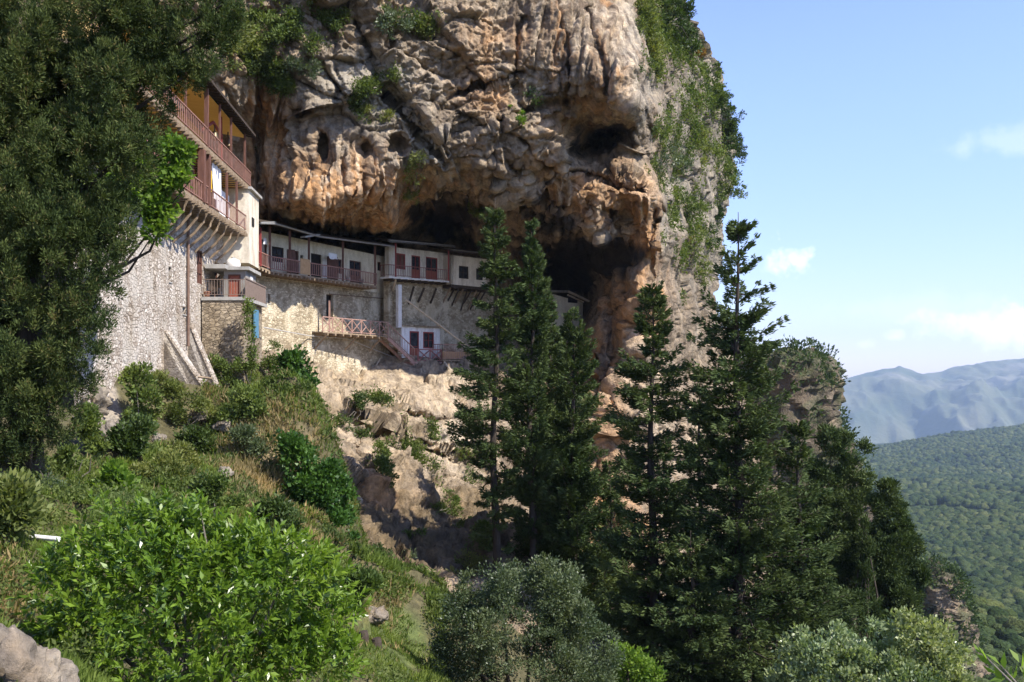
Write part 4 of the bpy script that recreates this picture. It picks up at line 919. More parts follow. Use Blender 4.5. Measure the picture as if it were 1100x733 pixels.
cloth(GP, GP.rect(285, 257, 289, 271), 'shirt', 'cloth_dark', 'dark shirt hung between two white cloths on the long gallery', 'shirt', .04, -.45, L, 6)
cloth(GP, GP.rect(288, 255.5, 291, 262), 'towel', 'cloth_white', 'small white cloth beside the first tall post of the long gallery', 'towel', .03, -.42, L, 7)
cloth(GP, GP.rect(358.5, 272, 367.5, 278), 'towel', 'cloth_white', 'white towel hung beside the open brown shutter of the long gallery', 'towel', .05, -.5, L, 8)
for px_, lab, mat in ((378, 'white bucket on the long gallery floor below the glazed door', 'cloth_white'), (392, 'pale bucket near the far end of the long gallery', 'metal_grey')):
    s_ = GP.s_of(px_); loc = GP.pt(s_, gfl(s_) + .01, -.4); b = thing('bucket', lab, 'bucket', loc); w = MB(); w.lathe(loc, [(.16, 0), (.21, .38), (.22, .38), (.19, .36)], 14); w.build('bucket_body', M[mat], b, True)
    w = MB(); w.tube([loc + (.21 * math.cos(k), 0, .36 + .16 * math.sin(k)) for k in np.linspace(0, math.pi, 8)], .012, 5); w.build('handle', M['metal_grey'], b)

# ------------------------------------------------------------------ cream house with the red balcony
RP = Plane(418, 80.6, 483, 87.5); RW = RP.shifted(-1.1)
rh = thing('red_balcony_house', 'cream house with three red framed doors and red balcony under the dark rock', 'house', RW.pt(3, RW.z_of(450, 390)))
rz_ = lambda px_, py_: RP.z_of(px_, py_)
rf0, rf1 = rz_(418, 297), rz_(483, 302); rfl = lambda s_: rf0 + (rf1 - rf0) * (s_ - RP.s_of(418)) / (RP.s_of(483) - RP.s_of(418))
s0, s1 = RW.s_of(417.5), RW.s_of(484)
def onr(px0, px1, z0, z1): a, b = RW.s_of(px0), RW.s_of(px1); f = rfl((a + b) / 2); return a, b, f + z0, f + z1
hh = [onr(425.5, 435.5, .85, 2.25), onr(442, 451.5, .03, 2.2), onr(457.5, 470, .03, 2.2)]
w = MB(); wall_mesh(w, RW, s0, s1, (rfl(s0) + 2.75, rfl(s1) + 2.75), (rfl(s0) - .2, rfl(s1) - .2), hh, .45); w.build('wall', M['plaster'], rh)
w = MB(); wall_mesh(w, RW, s0, s1, (rfl(s0) - .202, rfl(s1) - .202), (RW.z_of(430, 372), RW.z_of(484, 392)), (), .6); w.build('stone_base', M['masonry_dark'], rh)
opening(RW, hh[0], rh, 'window', 'wood_red', 'wood_brown', .1, .1, (2, 1)); opening(RW, hh[1], rh, 'door', 'wood_red', 'glass', .1, .1, (2, 1), ('red_door', .42)); opening(RW, hh[2], rh, 'door', 'wood_red', 'glass', .1, .1, (2, 1), ('red_door', .42))
w = MB(); a, b = RP.s_of(418.2), RP.s_of(482.5); w.slab([RP.pt(a, rfl(a)), RP.pt(b, rfl(b)), RP.pt(b, rfl(b), -1.08), RP.pt(a, rfl(a), -1.08)], -UP * .14)
fl_ = w.build('balcony_floor', M['plaster_white'], rh)
w = MB()
for i in range(9): s_ = a + (b - a) * (i + .5) / 9; w.bar(RP.pt(s_, rfl(s_) - .25, .02), RP.pt(s_, rfl(s_) - .25, -1.08), .16, .2)
w.build('joists', M['wood_dark'], fl_)
railing([RP.pt(a, rfl(a) + .02, -1.0), RP.pt(a, rfl(a) + .02, -.05), RP.pt(b, rfl(b) + .02, -.05)], 1.0, rh, 'rail_red', .065, .03, .3)
for px_, top in ((425.5, 261.5), (482.3, 268)):
    s_ = RP.s_of(px_); w = MB(); w.bar(RP.pt(s_, rfl(s_), -.05), RP.pt(s_, rz_(px_, top), -.05), .13, .13); w.build('post', M['wood_red'], rh)
w = MB(); p, q = RP.px(415.5, 260.5, .35), RP.px(486, 266.5, .35); w.slab([p, q, q - RP.n * 2.6 + UP * .6, p - RP.n * 2.6 + UP * .6], UP * .13); roof = w.build('roof', M['wood_dark'], rh)
w = MB(); w.slab([p - UP * .002, q - UP * .002, q - RP.n * .25 + UP * .06, p - RP.n * .25 + UP * .06], UP * .2); w.build('eave_sheet', M['metal_grey'], roof)
w = MB(); CP = RP.shifted(-.25); w.slab([CP.px(428, 352), CP.px(431.6, 352), CP.px(431.6, 306), CP.px(428, 306)], -CP.n * .3); w.build('column', M['plaster_white'], rh)
for (x0, y0), (x1, y1), mt in (((446, 308), (438.5, 327), 'wood_dark'), ((457, 309.5), (448.5, 325), 'wood_dark'), ((426.5, 300.5), (421.5, 312), 'pole_pale'), ((470, 310), (462, 326), 'wood_dark')):
    w = MB(); w.bar(RP.px(x0, y0, -.15), RW.px(x1, y1, .06), .14, .14); w.build('strut', M[mt], rh)

# ------------------------------------------------------------------ small plastered house with two windows
SPn = Plane(484, 87.6, 525, 91.5); sh = thing('small_house', 'small cream house with two dark windows propped on slanting timber struts', 'house', SPn.pt(2, SPn.z_of(500, 309)))
s0, s1 = SPn.s_of(484.5), SPn.s_of(525.5); zt0, zt1 = SPn.z_of(484.5, 274), SPn.z_of(525.5, 279); zb0, zb1 = SPn.z_of(484.5, 305.5), SPn.z_of(525.5, 309.5)
hs = [SPn.rect(493, 286, 503.5, 299.5), SPn.rect(511.5, 288.8, 519, 301)]
w = MB(); wall_mesh(w, SPn, s0, s1, (zt0, zt1), (zb0, zb1), hs, .4)
e = SPn.pt(s1, zb1); w.slab([e, e - SPn.n * 3, e - SPn.n * 3 + UP * (zt1 - zb1), e + UP * (zt1 - zb1)], -SPn.d * .35); e = SPn.pt(s0, zb0); w.slab([e, e - SPn.n * 3, e - SPn.n * 3 + UP * (zt0 - zb0), e + UP * (zt0 - zb0)], SPn.d * .35)
w.build('wall', M['plaster'], sh)
for h in hs: opening(SPn, h, sh, 'window', 'wood_dark', 'glass', .14, .09, (2, 2))
w = MB(); p, q = SPn.px(481.5, 271, .6), SPn.px(527, 276.2, .6); w.slab([p, q, q - SPn.n * 3.6 + UP * .8, p - SPn.n * 3.6 + UP * .8], UP * .14)
for i in range(10): s_ = s0 + (s1 - s0) * (i + .5) / 10; z = zt0 + (zt1 - zt0) * (i + .5) / 10; w.bar(SPn.pt(s_, z + .08, .55), SPn.pt(s_, z + .2, -.3), .12, .12)
roof = w.build('roof', M['wood_dark'], sh); w = MB(); w.slab([p + UP * .142, q + UP * .142, q - SPn.n * 1.2 + UP * .42, p - SPn.n * 1.2 + UP * .42], UP * .06); w.build('eave_slates', M['slate'], roof)
w = MB(); p = [SPn.pt(s0, zb0 - .002), SPn.pt(s1, zb1 - .002)]; w.slab([p[0], p[1], p[1] - SPn.n * 3, p[0] - SPn.n * 3], -UP * .3); w.build('floor', M['wood_dark'], sh)
rng = np.random.default_rng(5)
for i in range(9):
    x0 = 485 + i * 4.7; x1 = x0 - 9 - rng.uniform(0, 5); y0 = 309 + i * .5; y1 = 330 + rng.uniform(-4, 5); w = MB()
    p, q = SPn.px(x0, y0, -.15), SPn.shifted(-1.7).px(x1, y1); m_ = (p + q) / 2 + SPn.n * -.12 - UP * .15; w.tube([p, m_, q], .085, 6); w.build('strut', M['wood_raw' if i % 3 == 0 else 'wood_dark'], sh)
RB = SPn.shifted(-1.6)
w = MB(); wall_mesh(w, RB, RB.s_of(478), RB.s_of(530), (SPn.z_of(484, 310), SPn.z_of(525, 313)), (RB.z_of(478, 402), RB.z_of(530, 402)), [RB.rect(509, 318, 513, 327)], .8)
tag(w.build('retaining_wall', M['masonry_dark']), 'weathered pale brown stone wall below the small propped house', 'wall')

# ------------------------------------------------------------------ white front with two red framed openings at the foot of the stair
DP = Plane(431.5, 83.2, 473, 87.0); df = thing('white_chapel_front', 'low white front with red framed door and window at the foot of the stair', 'building front', DP.pt(2, DP.z_of(452, 389)))
s0, s1 = DP.s_of(431.5), DP.s_of(472.8); zt0 = DP.z_of(450, 351.5); zb0 = DP.z_of(450, 389)
hd = [DP.rect(440, 356, 450, 388), DP.rect(454.5, 356.8, 466, 374.5)]; hd[0] = (*hd[0][:2], zb0 + .03, hd[0][3])
w = MB(); wall_mesh(w, DP, s0, s1, (zt0, zt0), (zb0, zb0), hd, .5); w.build('wall', M['plaster_white'], df)
opening(DP, hd[0], df, 'door', 'wood_red', 'glass', .06, .12, (1, 2), ('red_door', .45)); opening(DP, hd[1], df, 'window', 'wood_red', 'glass', .06, .12, (2, 2))
w = MB(); a, b = DP.pt(s0 - .2, zt0, .25), DP.pt(s1 + .2, zt0, .25); w.slab([a, b, b - DP.n * 2.0, a - DP.n * 2.0], UP * .14); w.build('roof_slab', M['masonry_brown'], df)
LP = DP.shifted(1.1); lz = zb0
w = MB(); a, b = LP.s_of(441), LP.s_of(475); w.slab([LP.pt(a, lz), LP.pt(b, lz), LP.pt(b, lz, -1.08), LP.pt(a, lz, -1.08)], -UP * .14)
for i in range(6): s_ = a + (b - a) * (i + .5) / 6; w.bar(LP.pt(s_, lz - .22, .1), LP.pt(s_, lz - .22, -1.08), .13, .16)
w.build('landing', M['wood_pink'], df)
railing([LP.pt(LP.s_of(449.5), lz, -.05), LP.pt(b, lz, -.05)], 1.12, df, 'rail_red', .12, .075, 1.15, cross=True)

# ------------------------------------------------------------------ wooden walkway and stair along the stone wall
KP = Plane(347, 74.0, 417, 80.6); kw = thing('wooden_walkway', 'faded pink wooden walkway with crossed railing and stair along the stone wall', 'walkway', KP.pt(0, KP.z_of(347, 357)))
kf0, kf1 = KP.z_of(347, 356.3), KP.z_of(417.5, 361.3); kfl = lambda s_: kf0 + (kf1 - kf0) * s_ / KP.s_of(417.5)
w = MB(); a, b = 0., KP.s_of(417.5); w.slab([KP.pt(a, kfl(a)), KP.pt(b, kfl(b)), KP.pt(b, kfl(b), -1.5), KP.pt(a, kfl(a), -1.5)], -UP * .1)
for i in range(9): s_ = a + (b - a) * (i + .4) / 9; w.bar(KP.pt(s_, kfl(s_) - .2, .2), KP.pt(s_, kfl(s_) - .2, -1.9), .13, .17)
w.build('deck', M['wood_raw'], kw)
railing([KP.pt(a, kfl(a), -.05), KP.pt(b, kfl(b), -.05)], 1.18, kw, 'wood_pink', .085, .05, 1.0, cross=True)
w = MB(); s_ = KP.s_of(354.5); w.bar(KP.pt(s_, kfl(s_), -.06), KP.pt(s_, KP.z_of(354.5, 323), -.06), .12, .12); w.build('post', M['wood_pink'], kw)
e0 = KP.pt(b, kfl(b) - .05, -.1); e1 = LP.pt(LP.s_of(446), lz, -.1)
w = MB()
for off in (0, -1.0): w.bar(e0 + KP.n * off - UP * .12, e1 + KP.n * off - UP * .12, .08, .26)
w.build('stringers', M['wood_pink'], kw)
w = MB()
for i in range(11): p = e0 + (e1 - e0) * (i + .5) / 11; w.slab([p - KP.d * .14, p + KP.d * .14, p + KP.d * .14 - KP.n * .98, p - KP.d * .14 - KP.n * .98], UP * .05)
w.build('treads', M['wood_raw'], kw)
railing([e0 + UP * .05, e1 + UP * .05], 1.12, kw, 'wood_pink', .08, .04, .33, name='stair_railing')
for x0, x1 in ((352, 349), (384, 382), (410, 409)):
    w = MB(); s_ = KP.s_of(x0); w.bar(KP.pt(s_, kfl(s_) - .25, -.1), KP.pt(s_ - .2, kfl(s_) - 1.35, -1.25), .11); w.build('strut', M['wood_raw'], kw)
# small balcony to the right of the white front
wb = thing('timber_balcony', 'small tan timber balcony right of the white front with closely set bars', 'balcony', LP.px(488, 387))
QP = Plane(474.5, 85.2, 508, 88.8); a, b = QP.s_of(475.5), QP.s_of(508); qz = QP.z_of(490, 386.5)
w = MB(); w.slab([QP.pt(a, qz), QP.pt(b, qz), QP.pt(b, qz, -1.3), QP.pt(a, qz, -1.3)], -UP * .16); w.build('deck', M['wood_raw'], wb)
railing([QP.pt(a, qz, -1.2), QP.pt(a, qz, -.05), QP.pt(b, qz, -.05)], 1.4, wb, 'wood_pink', .09, .05, .27)
w = MB(); w.slab([QP.pt(a + .2, qz + .05, -.3), QP.pt(b, qz + .05, -.3), QP.pt(b, qz + .75, -.3), QP.pt(a + .2, qz + .75, -.3)], -QP.n * .04); w.build('back_boards', M['wood_board'], wb)
w = MB(); w.slab([QP.px(479, 388, -.2), QP.px(487.5, 388, -.2), QP.px(487.5, 394.5, -.2), QP.px(479, 394.5, -.2)], -QP.n * .05); w.build('hatch', M['plaster_grey'], wb)
# stone hut at the far right, half hidden by cypresses
UPn = Plane(586, 93.5, 627, 97.5); uh = thing('stone_hut', 'small grey stone hut under the black overhang behind the cypresses', 'hut', UPn.px(606, 356))
s0, s1 = UPn.s_of(586), UPn.s_of(626); hu = [UPn.rect(590, 325, 595.5, 337)]
w = MB(); wall_mesh(w, UPn, s0, s1, (UPn.z_of(586, 314), UPn.z_of(626, 325)), (UPn.z_of(606, 360), UPn.z_of(606, 360)), hu, .5)
e = UPn.pt(s1, UPn.z_of(606, 360)); hgt = UPn.z_of(626, 325) - UPn.z_of(606, 360); w.slab([e, e - UPn.n * 4, e - UPn.n * 4 + UP * hgt, e + UP * hgt], -UPn.d * .5); w.build('wall', M['plaster_grey'], uh)
opening(UPn, hu[0], uh, 'window', 'wood_red', 'dark', .1, .1)
w = MB(); p, q = UPn.px(584, 314, .3), UPn.px(609, 314.5, .3); w.slab([p, q, q - UPn.n * 4, p - UPn.n * 4], UP * .2); w.build('roof', M['slate'], uh)
w = MB(); w.bar(UPn.px(608, 313.5, .3), UPn.px(630, 324, .3), .2, .2); w.bar(UPn.px(609, 317, .1), UPn.px(626, 325, .1), .14, .14); w.build('roof_beams', M['pole_pale'], uh)
w = MB(); UPn.box(w, UPn.s_of(610), UPn.s_of(620), UPn.z_of(615, 325.5), UPn.z_of(615, 319), .003, .05); w.build('gable_opening', M['dark'], uh)

# ------------------------------------------------------------------ slanting poles and cables
def pole(pts, r, label, mat, name='pole', cat='pole', n=7):
    w = MB(); w.tube(pts, r, n); return tag(w.build(name, M[mat]), label, cat)
pole([RP.px(432.5, 321.5, .3), QP.px(468, 349, .4), QP.px(496, 371.5, .6)], .09, 'long pale pole slanting down past the white column', 'pole_pale')
pole([QP.px(475, 389, .2), at(493, 408, 85), at(511, 427, 80)], .11, 'bleached pole slanting down over bare rock below the timber balcony', 'pole_pale')
pole([RW.px(475, 332, .1), QP.px(466, 350, .3)], .05, 'short thin prop leaning against the long slanting pole', 'pole_pale')
pole([SP.px(280, 352, .2), GW.px(330, 361, .25), GW.px(370, 364, .25), GW.px(415, 382, .3), DP.px(440, 392, .6)], .035, 'thin pale cable strung along the stone wall below the walkway', 'cable', 'cable', 'cable', 5)
pole([GW.px(396, 401, .35), GW.px(406, 385, .25)], .06, 'short stick leaning on the foot of the stone wall', 'pole_pale', 'stick', 'stick', 6)
# ================================================================== TREES, SHRUBS, GROUND COVER
def unit(v): return v / (np.linalg.norm(v, axis=-1, keepdims=True) + 1e-9)
def leaf_arrays(Pt, D, L, Wd, rng, fold=.25, N=None):
    """kite shaped leaves: base, side, tip, side"""
    n = len(Pt); D = unit(D); R = rng.normal(size=(n, 3)) if N is None else N + .5 * rng.normal(size=(n, 3))
    Sd = unit(np.cross(D, R)); Up = np.cross(Sd, D); L = np.broadcast_to(np.asarray(L, float), (n,))[:, None]; Wd = np.broadcast_to(np.asarray(Wd, float), (n,))[:, None]
    mid = Pt + D * L * .45; V = np.stack([Pt, mid + Sd * Wd / 2 + Up * Wd * fold, Pt + D * L, mid - Sd * Wd / 2 + Up * Wd * fold], 1)
    return V.reshape(-1, 3), np.arange(4 * n).reshape(n, 4)
def leaf_obj(name, Pt, D, L, Wd, tint, mat, rng, parent=None, fold=.25, N=None):
    V, Fc = leaf_arrays(Pt, D, L, Wd, rng, fold, N)
    return np_mesh(name, V, Fc, M[mat], parent, False, {'tint': np.repeat(np.clip(tint, 0, 1), 4)})
def blob_leaves(blobs, n_clump, per, rng, clump_r, shell=.55, gap=.0, gfreq=1.2, up=.35, flat=.75):
    """leaves in clumps through a union of ellipsoids (centre, radii); gaps where a noise is low"""
    B = np.array([np.concatenate([c, r]) for c, r in blobs]); wgt = (B[:, 3] * B[:, 5]) ** .9; wgt = wgt / wgt.sum()
    k = rng.choice(len(B), n_clump, p=wgt); d = unit(rng.normal(size=(n_clump, 3)))
    rr = 1 - shell * rng.random(n_clump) ** 1.6
    C = B[k, :3] + d * B[k, 3:] * rr[:, None]
    keep = pn(C * gfreq + 77) > gap - 1 if gap <= 0 else pn(C * gfreq + 77) > (gap - .5)
    C, d = C[keep], d[keep]; m = len(C)
    ct = rng.random(m) * .5 + .25 + .2 * pn(C * .6)
    cr = clump_r * rng.uniform(.6, 1.3, m)
    off = rng.normal(size=(m, per, 3)); off = off / (np.linalg.norm(off, axis=2, keepdims=True) + 1e-6) * rng.random((m, per, 1)) ** .5
    off[..., 2] *= flat
    Pt = C[:, None] + off * cr[:, None, None]
    Dd = off * .8 + d[:, None] * .55 + np.array([0, 0, up]) + rng.normal(size=(m, per, 3)) * .45
    t = ct[:, None] + rng.normal(size=(m, per)) * .16
    return Pt.reshape(-1, 3), Dd.reshape(-1, 3), t.ravel(), C
def lumpy(B, rng, k, lo=.28, hi=.5, core=.8, tall=1.0):
    """break smooth ellipsoids into many smaller lumps standing out of their surface"""
    out = [(c, r * core) for c, r in B]; wg = np.array([r[0] * r[2] for c, r in B]); wg /= wg.sum()
    for i in rng.choice(len(B), k, p=wg):
        c, r = B[i]; d = unit(rng.normal(size=3) + (0, -.3, .35)); s_ = rng.uniform(lo, hi)
        out.append((c + d * r * (1 - s_ * .45), np.array([1, 1, tall]) * (r.min() * .5 + r * .5) * s_))
    return out
def stems(C0, targets, r0, rng, mb, n=5):
    """bent limbs from a root to places inside the crown"""
    for q in targets:
        mid = C0 + (q - C0) * .5 + rng.normal(size=3) * np.linalg.norm(q - C0) * .10
        mb.tube([C0, C0 + (mid - C0) * .5 + (0, 0, .06 * np.linalg.norm(q - C0)), mid, q], [r0, r0 * .75, r0 * .5, r0 * .15], n, caps=False)
def pblob(px_, py_, rx, ry, Y, dep=1.0):
    return at(px_, py_, Y), np.array([rx * Y / F, rx * Y / F * dep, ry * Y / F])

def conifer(name, label, px_, ytop, ybase, Y, prof, seed, mat='leaf_conifer', rise=(.1, .5), nbr=190, t0=.06, spray=9, per=11, ll=.25, lw=.07, lean=(0, 0), tip=1.0, trunk_r=.3, group='tall conifers below the cliff', bare=0, fan=1.0, droop=.25, lift=.05):
    """a conifer of separate boughs. prof: (fraction of height from the top, reach in metres)"""
    rng = np.random.default_rng(seed); base, top = at(px_, ybase, Y), at(px_, ytop, Y); base = base + np.array([lean[0], lean[1], 0]); H = np.linalg.norm(top - base)
    root = thing(name, label, 'tree', base, group)
    ax_ = lambda f: top + (base - top) * f + np.array([.12 * math.sin(f * 9 + seed), .12 * math.cos(f * 7 + seed), 0]) * min(1, f * 4)
    w = MB(); fs = np.linspace(0, 1.02, 26); w.tube([ax_(f) for f in fs], [max(.015, trunk_r * f ** .8) for f in fs], 9)
    nbr = int(nbr * .62); fr = np.sort(rng.random(nbr) ** .85) * (1 - t0 * .2) ; fr = .012 + fr * .985
    pf, pr_ = [p[0] for p in prof], [p[1] for p in prof]
    PT, DD, TT, LL = [], [], [], []
    for f in fr:
        if bare and f > bare and rng.random() < .6: continue
        R = np.interp(f, pf, pr_) * rng.choice([rng.uniform(.45, .8), rng.uniform(.75, 1.1), rng.uniform(1.0, 1.3)], p=[.35, .5, .15])
        az = rng.uniform(0, 2 * math.pi); el = rng.uniform(*rise) + (.5 * (1 - f / .25) if f < .25 else 0) * tip
        d0 = np.array([math.cos(az) * math.cos(el), math.sin(az) * math.cos(el), math.sin(el)]); p0 = ax_(f)
        ns = max(3, int(spray * (R / max(pr_)) ** .7 * 1.25)); bend = rng.uniform(-.25, .35)
        pts = [p0]
        for q in np.linspace(.25, 1, 4): pts.append(p0 + d0 * R * q + np.array([0, 0, R * (bend * (q - .5) ** 2 - .12 * q * (1 - q) * 2)]) + rng.normal(size=3) * .04 * R)
        w.tube(pts, [max(.012, trunk_r * .22 * f ** .5 * k) for k in (1, .8, .55, .35, .12)], 4, caps=False)
        lat = unit(np.cross(d0, UP)); br_t = rng.random() * .4 + .2; up_ = np.cross(lat, d0)
        for q in np.linspace(.18 if R > .8 else .02, 1.0, ns):      # flat fans of twigs to both sides of the bough
            i = min(3, int(q * 4)); c0 = pts[i] + (pts[i + 1] - pts[i]) * (q * 4 - i)
            wid = (.16 + .17 * R) * (1.12 - q * .75) * fan; n = max(6, int(per * 2.3 * rng.uniform(.6, 1.4)))
            sgn = rng.choice([-1, 1], n); a = rng.random(n) ** .8; fwd = rng.random(n) * .5
            o = lat * (sgn * a * wid)[:, None] + d0 * (a * wid * (.35 + fwd))[:, None] + up_ * (rng.normal(size=n) * (.035 + .03 * R))[:, None] - UP * (droop * a * wid)[:, None]
            PT.append(c0 + o); DD.append(d0 * (.75 + rng.normal(size=n) * .3)[:, None] + lat * (sgn * rng.uniform(.2, 1.1, n))[:, None] + UP * (rng.normal(size=n) * .34 + lift)[:, None])
            TT.append(br_t + .2 * q + rng.normal(size=n) * .12); LL.append(ll * rng.uniform(.6, 1.4, n))
    w.build('trunk', M['bark'], root, True)
    PT, DD, TT, LL = map(np.concatenate, (PT, DD, TT, LL))
    leaf_obj('crown', PT, DD, LL, LL * lw / ll, TT, mat, rng, root)
    return root
def T(px_, top, base, Y): return (HZ - top) / F * Y - (HZ - base) / F * Y
conifer('conifer_tree', 'slender conifer with open drooping boughs and bare lower trunk before the small house', 532, 213, 600, 52, [(0,.25),(.1,.65),(.25,1.1),(.4,1.7),(.55,2.3),(.62,2.3),(.8,1.4),(1,.8)], 11, nbr=330, trunk_r=.24, bare=.7, per=13, rise=(-.1, .35))
conifer('cypress_tree', 'narrow pointed cypress with visible trunk right beside the drooping conifer', 571, 236, 612, 53, [(0,.12),(.12,.65),(.3,1.3),(.5,1.7),(.75,2.1),(1,1.6)], 12, rise=(.35, .9), nbr=330, trunk_r=.24, per=13, bare=.8)
conifer('cypress_tree', 'dense rounded cypress rising beside the grey stone hut', 615, 338, 690, 54, [(0,.5),(.1,1.2),(.3,1.9),(.6,2.5),(.85,2.7),(1,2.2)], 13, rise=(.3, .85), nbr=420, per=14, trunk_r=.3)
conifer('cypress_tree', 'short dense cypress filling the gap behind the narrow pointed one', 592, 330, 690, 58, [(0,.3),(.15,1.3),(.4,2.2),(.7,2.6),(1,2.2)], 23, rise=(.3, .8), nbr=330, per=12, trunk_r=.3)
conifer('conifer_tree', 'open dark conifer standing alone against the tan rock face', 701, 305, 760, 46, [(0,.3),(.08,.95),(.25,1.7),(.5,2.2),(.75,2.5),(1,2.6)], 14, rise=(-.05, .4), nbr=430, per=13, trunk_r=.3)
conifer('conifer_tree', 'tallest dark conifer with long upswept boughs against the sky', 793, 228, 790, 45, [(0,.2),(.06,.9),(.15,1.5),(.3,2.05),(.5,2.6),(.7,3.3),(.85,3.7),(1,3.8)], 15, rise=(.0, .5), nbr=560, per=14, trunk_r=.36, spray=10)
conifer('conifer_tree', 'dark conifer pressed behind the tallest one on its shaded side', 752, 400, 790, 56, [(0,.3),(.2,1.2),(.5,1.8),(1,2.4)], 16, rise=(-.05, .4), nbr=330, per=12, trunk_r=.3)
conifer('conifer_tree', 'broad dark conifer standing under the tallest one toward the valley', 858, 455, 800, 46, [(0,.4),(.2,1.3),(.5,2.2),(1,2.8)], 17, rise=(.0, .45), nbr=330, per=12, trunk_r=.3)
conifer('conifer_tree', 'lower conifer filling the gap between the two open conifers', 742, 570, 800, 44, [(0,.4),(.3,1.6),(1,2.6)], 24, rise=(-.05, .4), nbr=240, per=11, trunk_r=.25)
conifer('conifer_tree', 'dim conifer below the hut at the foot of the tan rock', 655, 500, 780, 55, [(0,.4),(.3,1.8),(1,3.2)], 25, rise=(.0, .5), nbr=300, per=12, trunk_r=.25)
# the clump of bushy evergreens at the edge of the drop
def bushy_tree(name, label, cat, blobs, Y, seed, mat, n_clump, per, clump_r, ll, lw, group=None, shell=.5, gap=.22, up=.5, root=None, trunk_r=.12, limbs=7, bark='bark', flat=.8, gfreq=1.2, dep=.85, sub=5):
    rng = np.random.default_rng(seed); B = [pblob(*b, Y, dep) for b in blobs]
    B0 = B; B = lumpy(B, rng, int(len(B) * sub)) if sub else B
    lo = min(c[2] - r[2] for c, r in B); cx_ = np.mean([c for c, r in B], axis=0)
    rt = np.array([cx_[0], Y, lo - .25]) if root is None else np.asarray(root, float)
    o = thing(name, label, cat, rt, group)
    Pt, Dd, t, C = blob_leaves(B, n_clump, per, rng, clump_r, shell, gap, gfreq, up, flat)
    w = MB(); tg = [B0[i % len(B0)][0] + B0[i % len(B0)][1] * rng.normal(size=3) * .35 for i in range(limbs)]; stems(rt, tg, trunk_r, rng, w); w.build('trunk' if cat == 'tree' else 'stem', M[bark], o, True)
    L_ = ll * rng.uniform(.65, 1.3, len(Pt)); leaf_obj('crown' if cat == 'tree' else 'foliage', Pt, Dd, L_, L_ * lw / ll, t, mat, rng, o)
    return o
GE = 'evergreens at the edge of the drop'
bushy_tree('evergreen_tree', 'tall dark lobed evergreen nearest the grey crag', 'tree', [(893,480,13,22),(905,476,12,14),(888,520,20,30),(912,510,16,26),(900,560,30,40),(885,600,30,45),(912,620,32,50),(930,482,8,10),(922,530,16,30)], 62, 31, 'leaf_conifer', 2300, 60, .36, .22, .08, GE, .6, .34, .6)
bushy_tree('evergreen_tree', 'rough topped evergreen standing closest to the open valley', 'tree', [(954,524,11,10),(950,545,15,16),(965,548,10,12),(955,575,22,22),(972,585,16,18),(950,610,24,30),(975,630,22,26),(955,650,30,40)], 58, 32, 'leaf_conifer', 2200, 60, .34, .22, .08, GE, .6, .36, .5)
bushy_tree('slim_cypress', 'slim pointed green cypress between the two lobed evergreens', 'tree', [(930,562,3,14),(930,590,7,24),(930,625,10,30),(932,660,12,36)], 52, 33, 'leaf_conifer', 420, 30, .2, .2, .05, GE, .8, .2, 1.4)
bushy_tree('evergreen_tree', 'low dark evergreen at the foot of the slim cypress', 'tree', [(895,660,34,40),(930,690,36,36),(965,690,30,30),(870,690,34,40)], 50, 34, 'leaf_conifer', 900, 56, .36, .17, .06, GE, .6, .36, .5)

# the big dark cypress that fills the left edge
def big_cypress():
    rng = np.random.default_rng(41); Y = 22.0
    bl = [(30,40,80,60,22),(110,30,75,55,22),(180,25,62,45,21.6),(215,45,40,38,21.4),(238,22,18,30,21.3),(196,84,30,16,21.4),(60,120,80,70,22),(130,105,62,55,21.8),(20,200,80,80,22),(95,190,62,70,21.6),(128,165,42,45,21.4),
          (150,150,25,24,21.3),(60,280,75,80,21.8),(110,290,33,70,21.3),(118,250,24,44,21.3),(30,370,70,80,21.8),(90,375,36,60,21.3),(60,430,42,55,21.5),(15,440,55,60,21.8),(40,470,34,30,21.6),(-40,150,80,200,22.5),(-50,380,70,110,22.5),(150,60,60,50,22.4),(240,5,20,20,21.3)]
    B = [pblob(a - (6 if b > 260 else 0), b, c + (5 if b < 260 else 0), d + 4, e, .8) for a, b, c, d, e in bl]
    rt = at(30, 560, 22.4); o = thing('cypress_tree', 'huge dark bushy cypress towering at the near side of the tower house', 'tree', rt)
    w = MB(); w.tube([rt, at(28, 420, 22.6), at(35, 250, 22.8), at(50, 60, 22.9), at(60, -80, 22.9)], [.42, .34, .26, .16, .06], 10)
    for i, (c, r) in enumerate(B):
        f = np.interp(c[2], [rt[2], at(0, -80, 22)[2]], [0, 1]); q0 = rt + (at(60, -80, 22.9) - rt) * max(0, f - .12); w.tube([q0, (q0 + c) / 2 + (0, 0, -.2), c], [.09, .06, .02], 5, caps=False)
    w.build('trunk', M['bark'], o, True)
    B = lumpy(B, rng, 330, .16, .36, .84, 1.35)
    Pt, Dd, t, C = blob_leaves(B, 13500, 60, rng, .13, .30, .06, 1.9, .75, 1.3)
    L_ = .09 * rng.uniform(.6, 1.4, len(Pt)); leaf_obj('crown', Pt, Dd, L_, L_ * .25, t, 'leaf_cypress', rng, o)
    return o
big_cypress()
bushy_tree('plane_tree', 'fresh bright green broadleaf tree between the dark cypress and the tower house', 'tree', [(180,165,22,24),(162,195,26,30),(192,188,16,18),(152,228,20,24),(175,222,18,16),(168,245,14,14),(140,180,18,30),(120,210,20,40)], 34, 42, 'leaf_bright', 420, 24, .34, .2, .13, None, .7, .3, .2, root=at(85, 330, 34.5), trunk_r=.1, dep=.6)

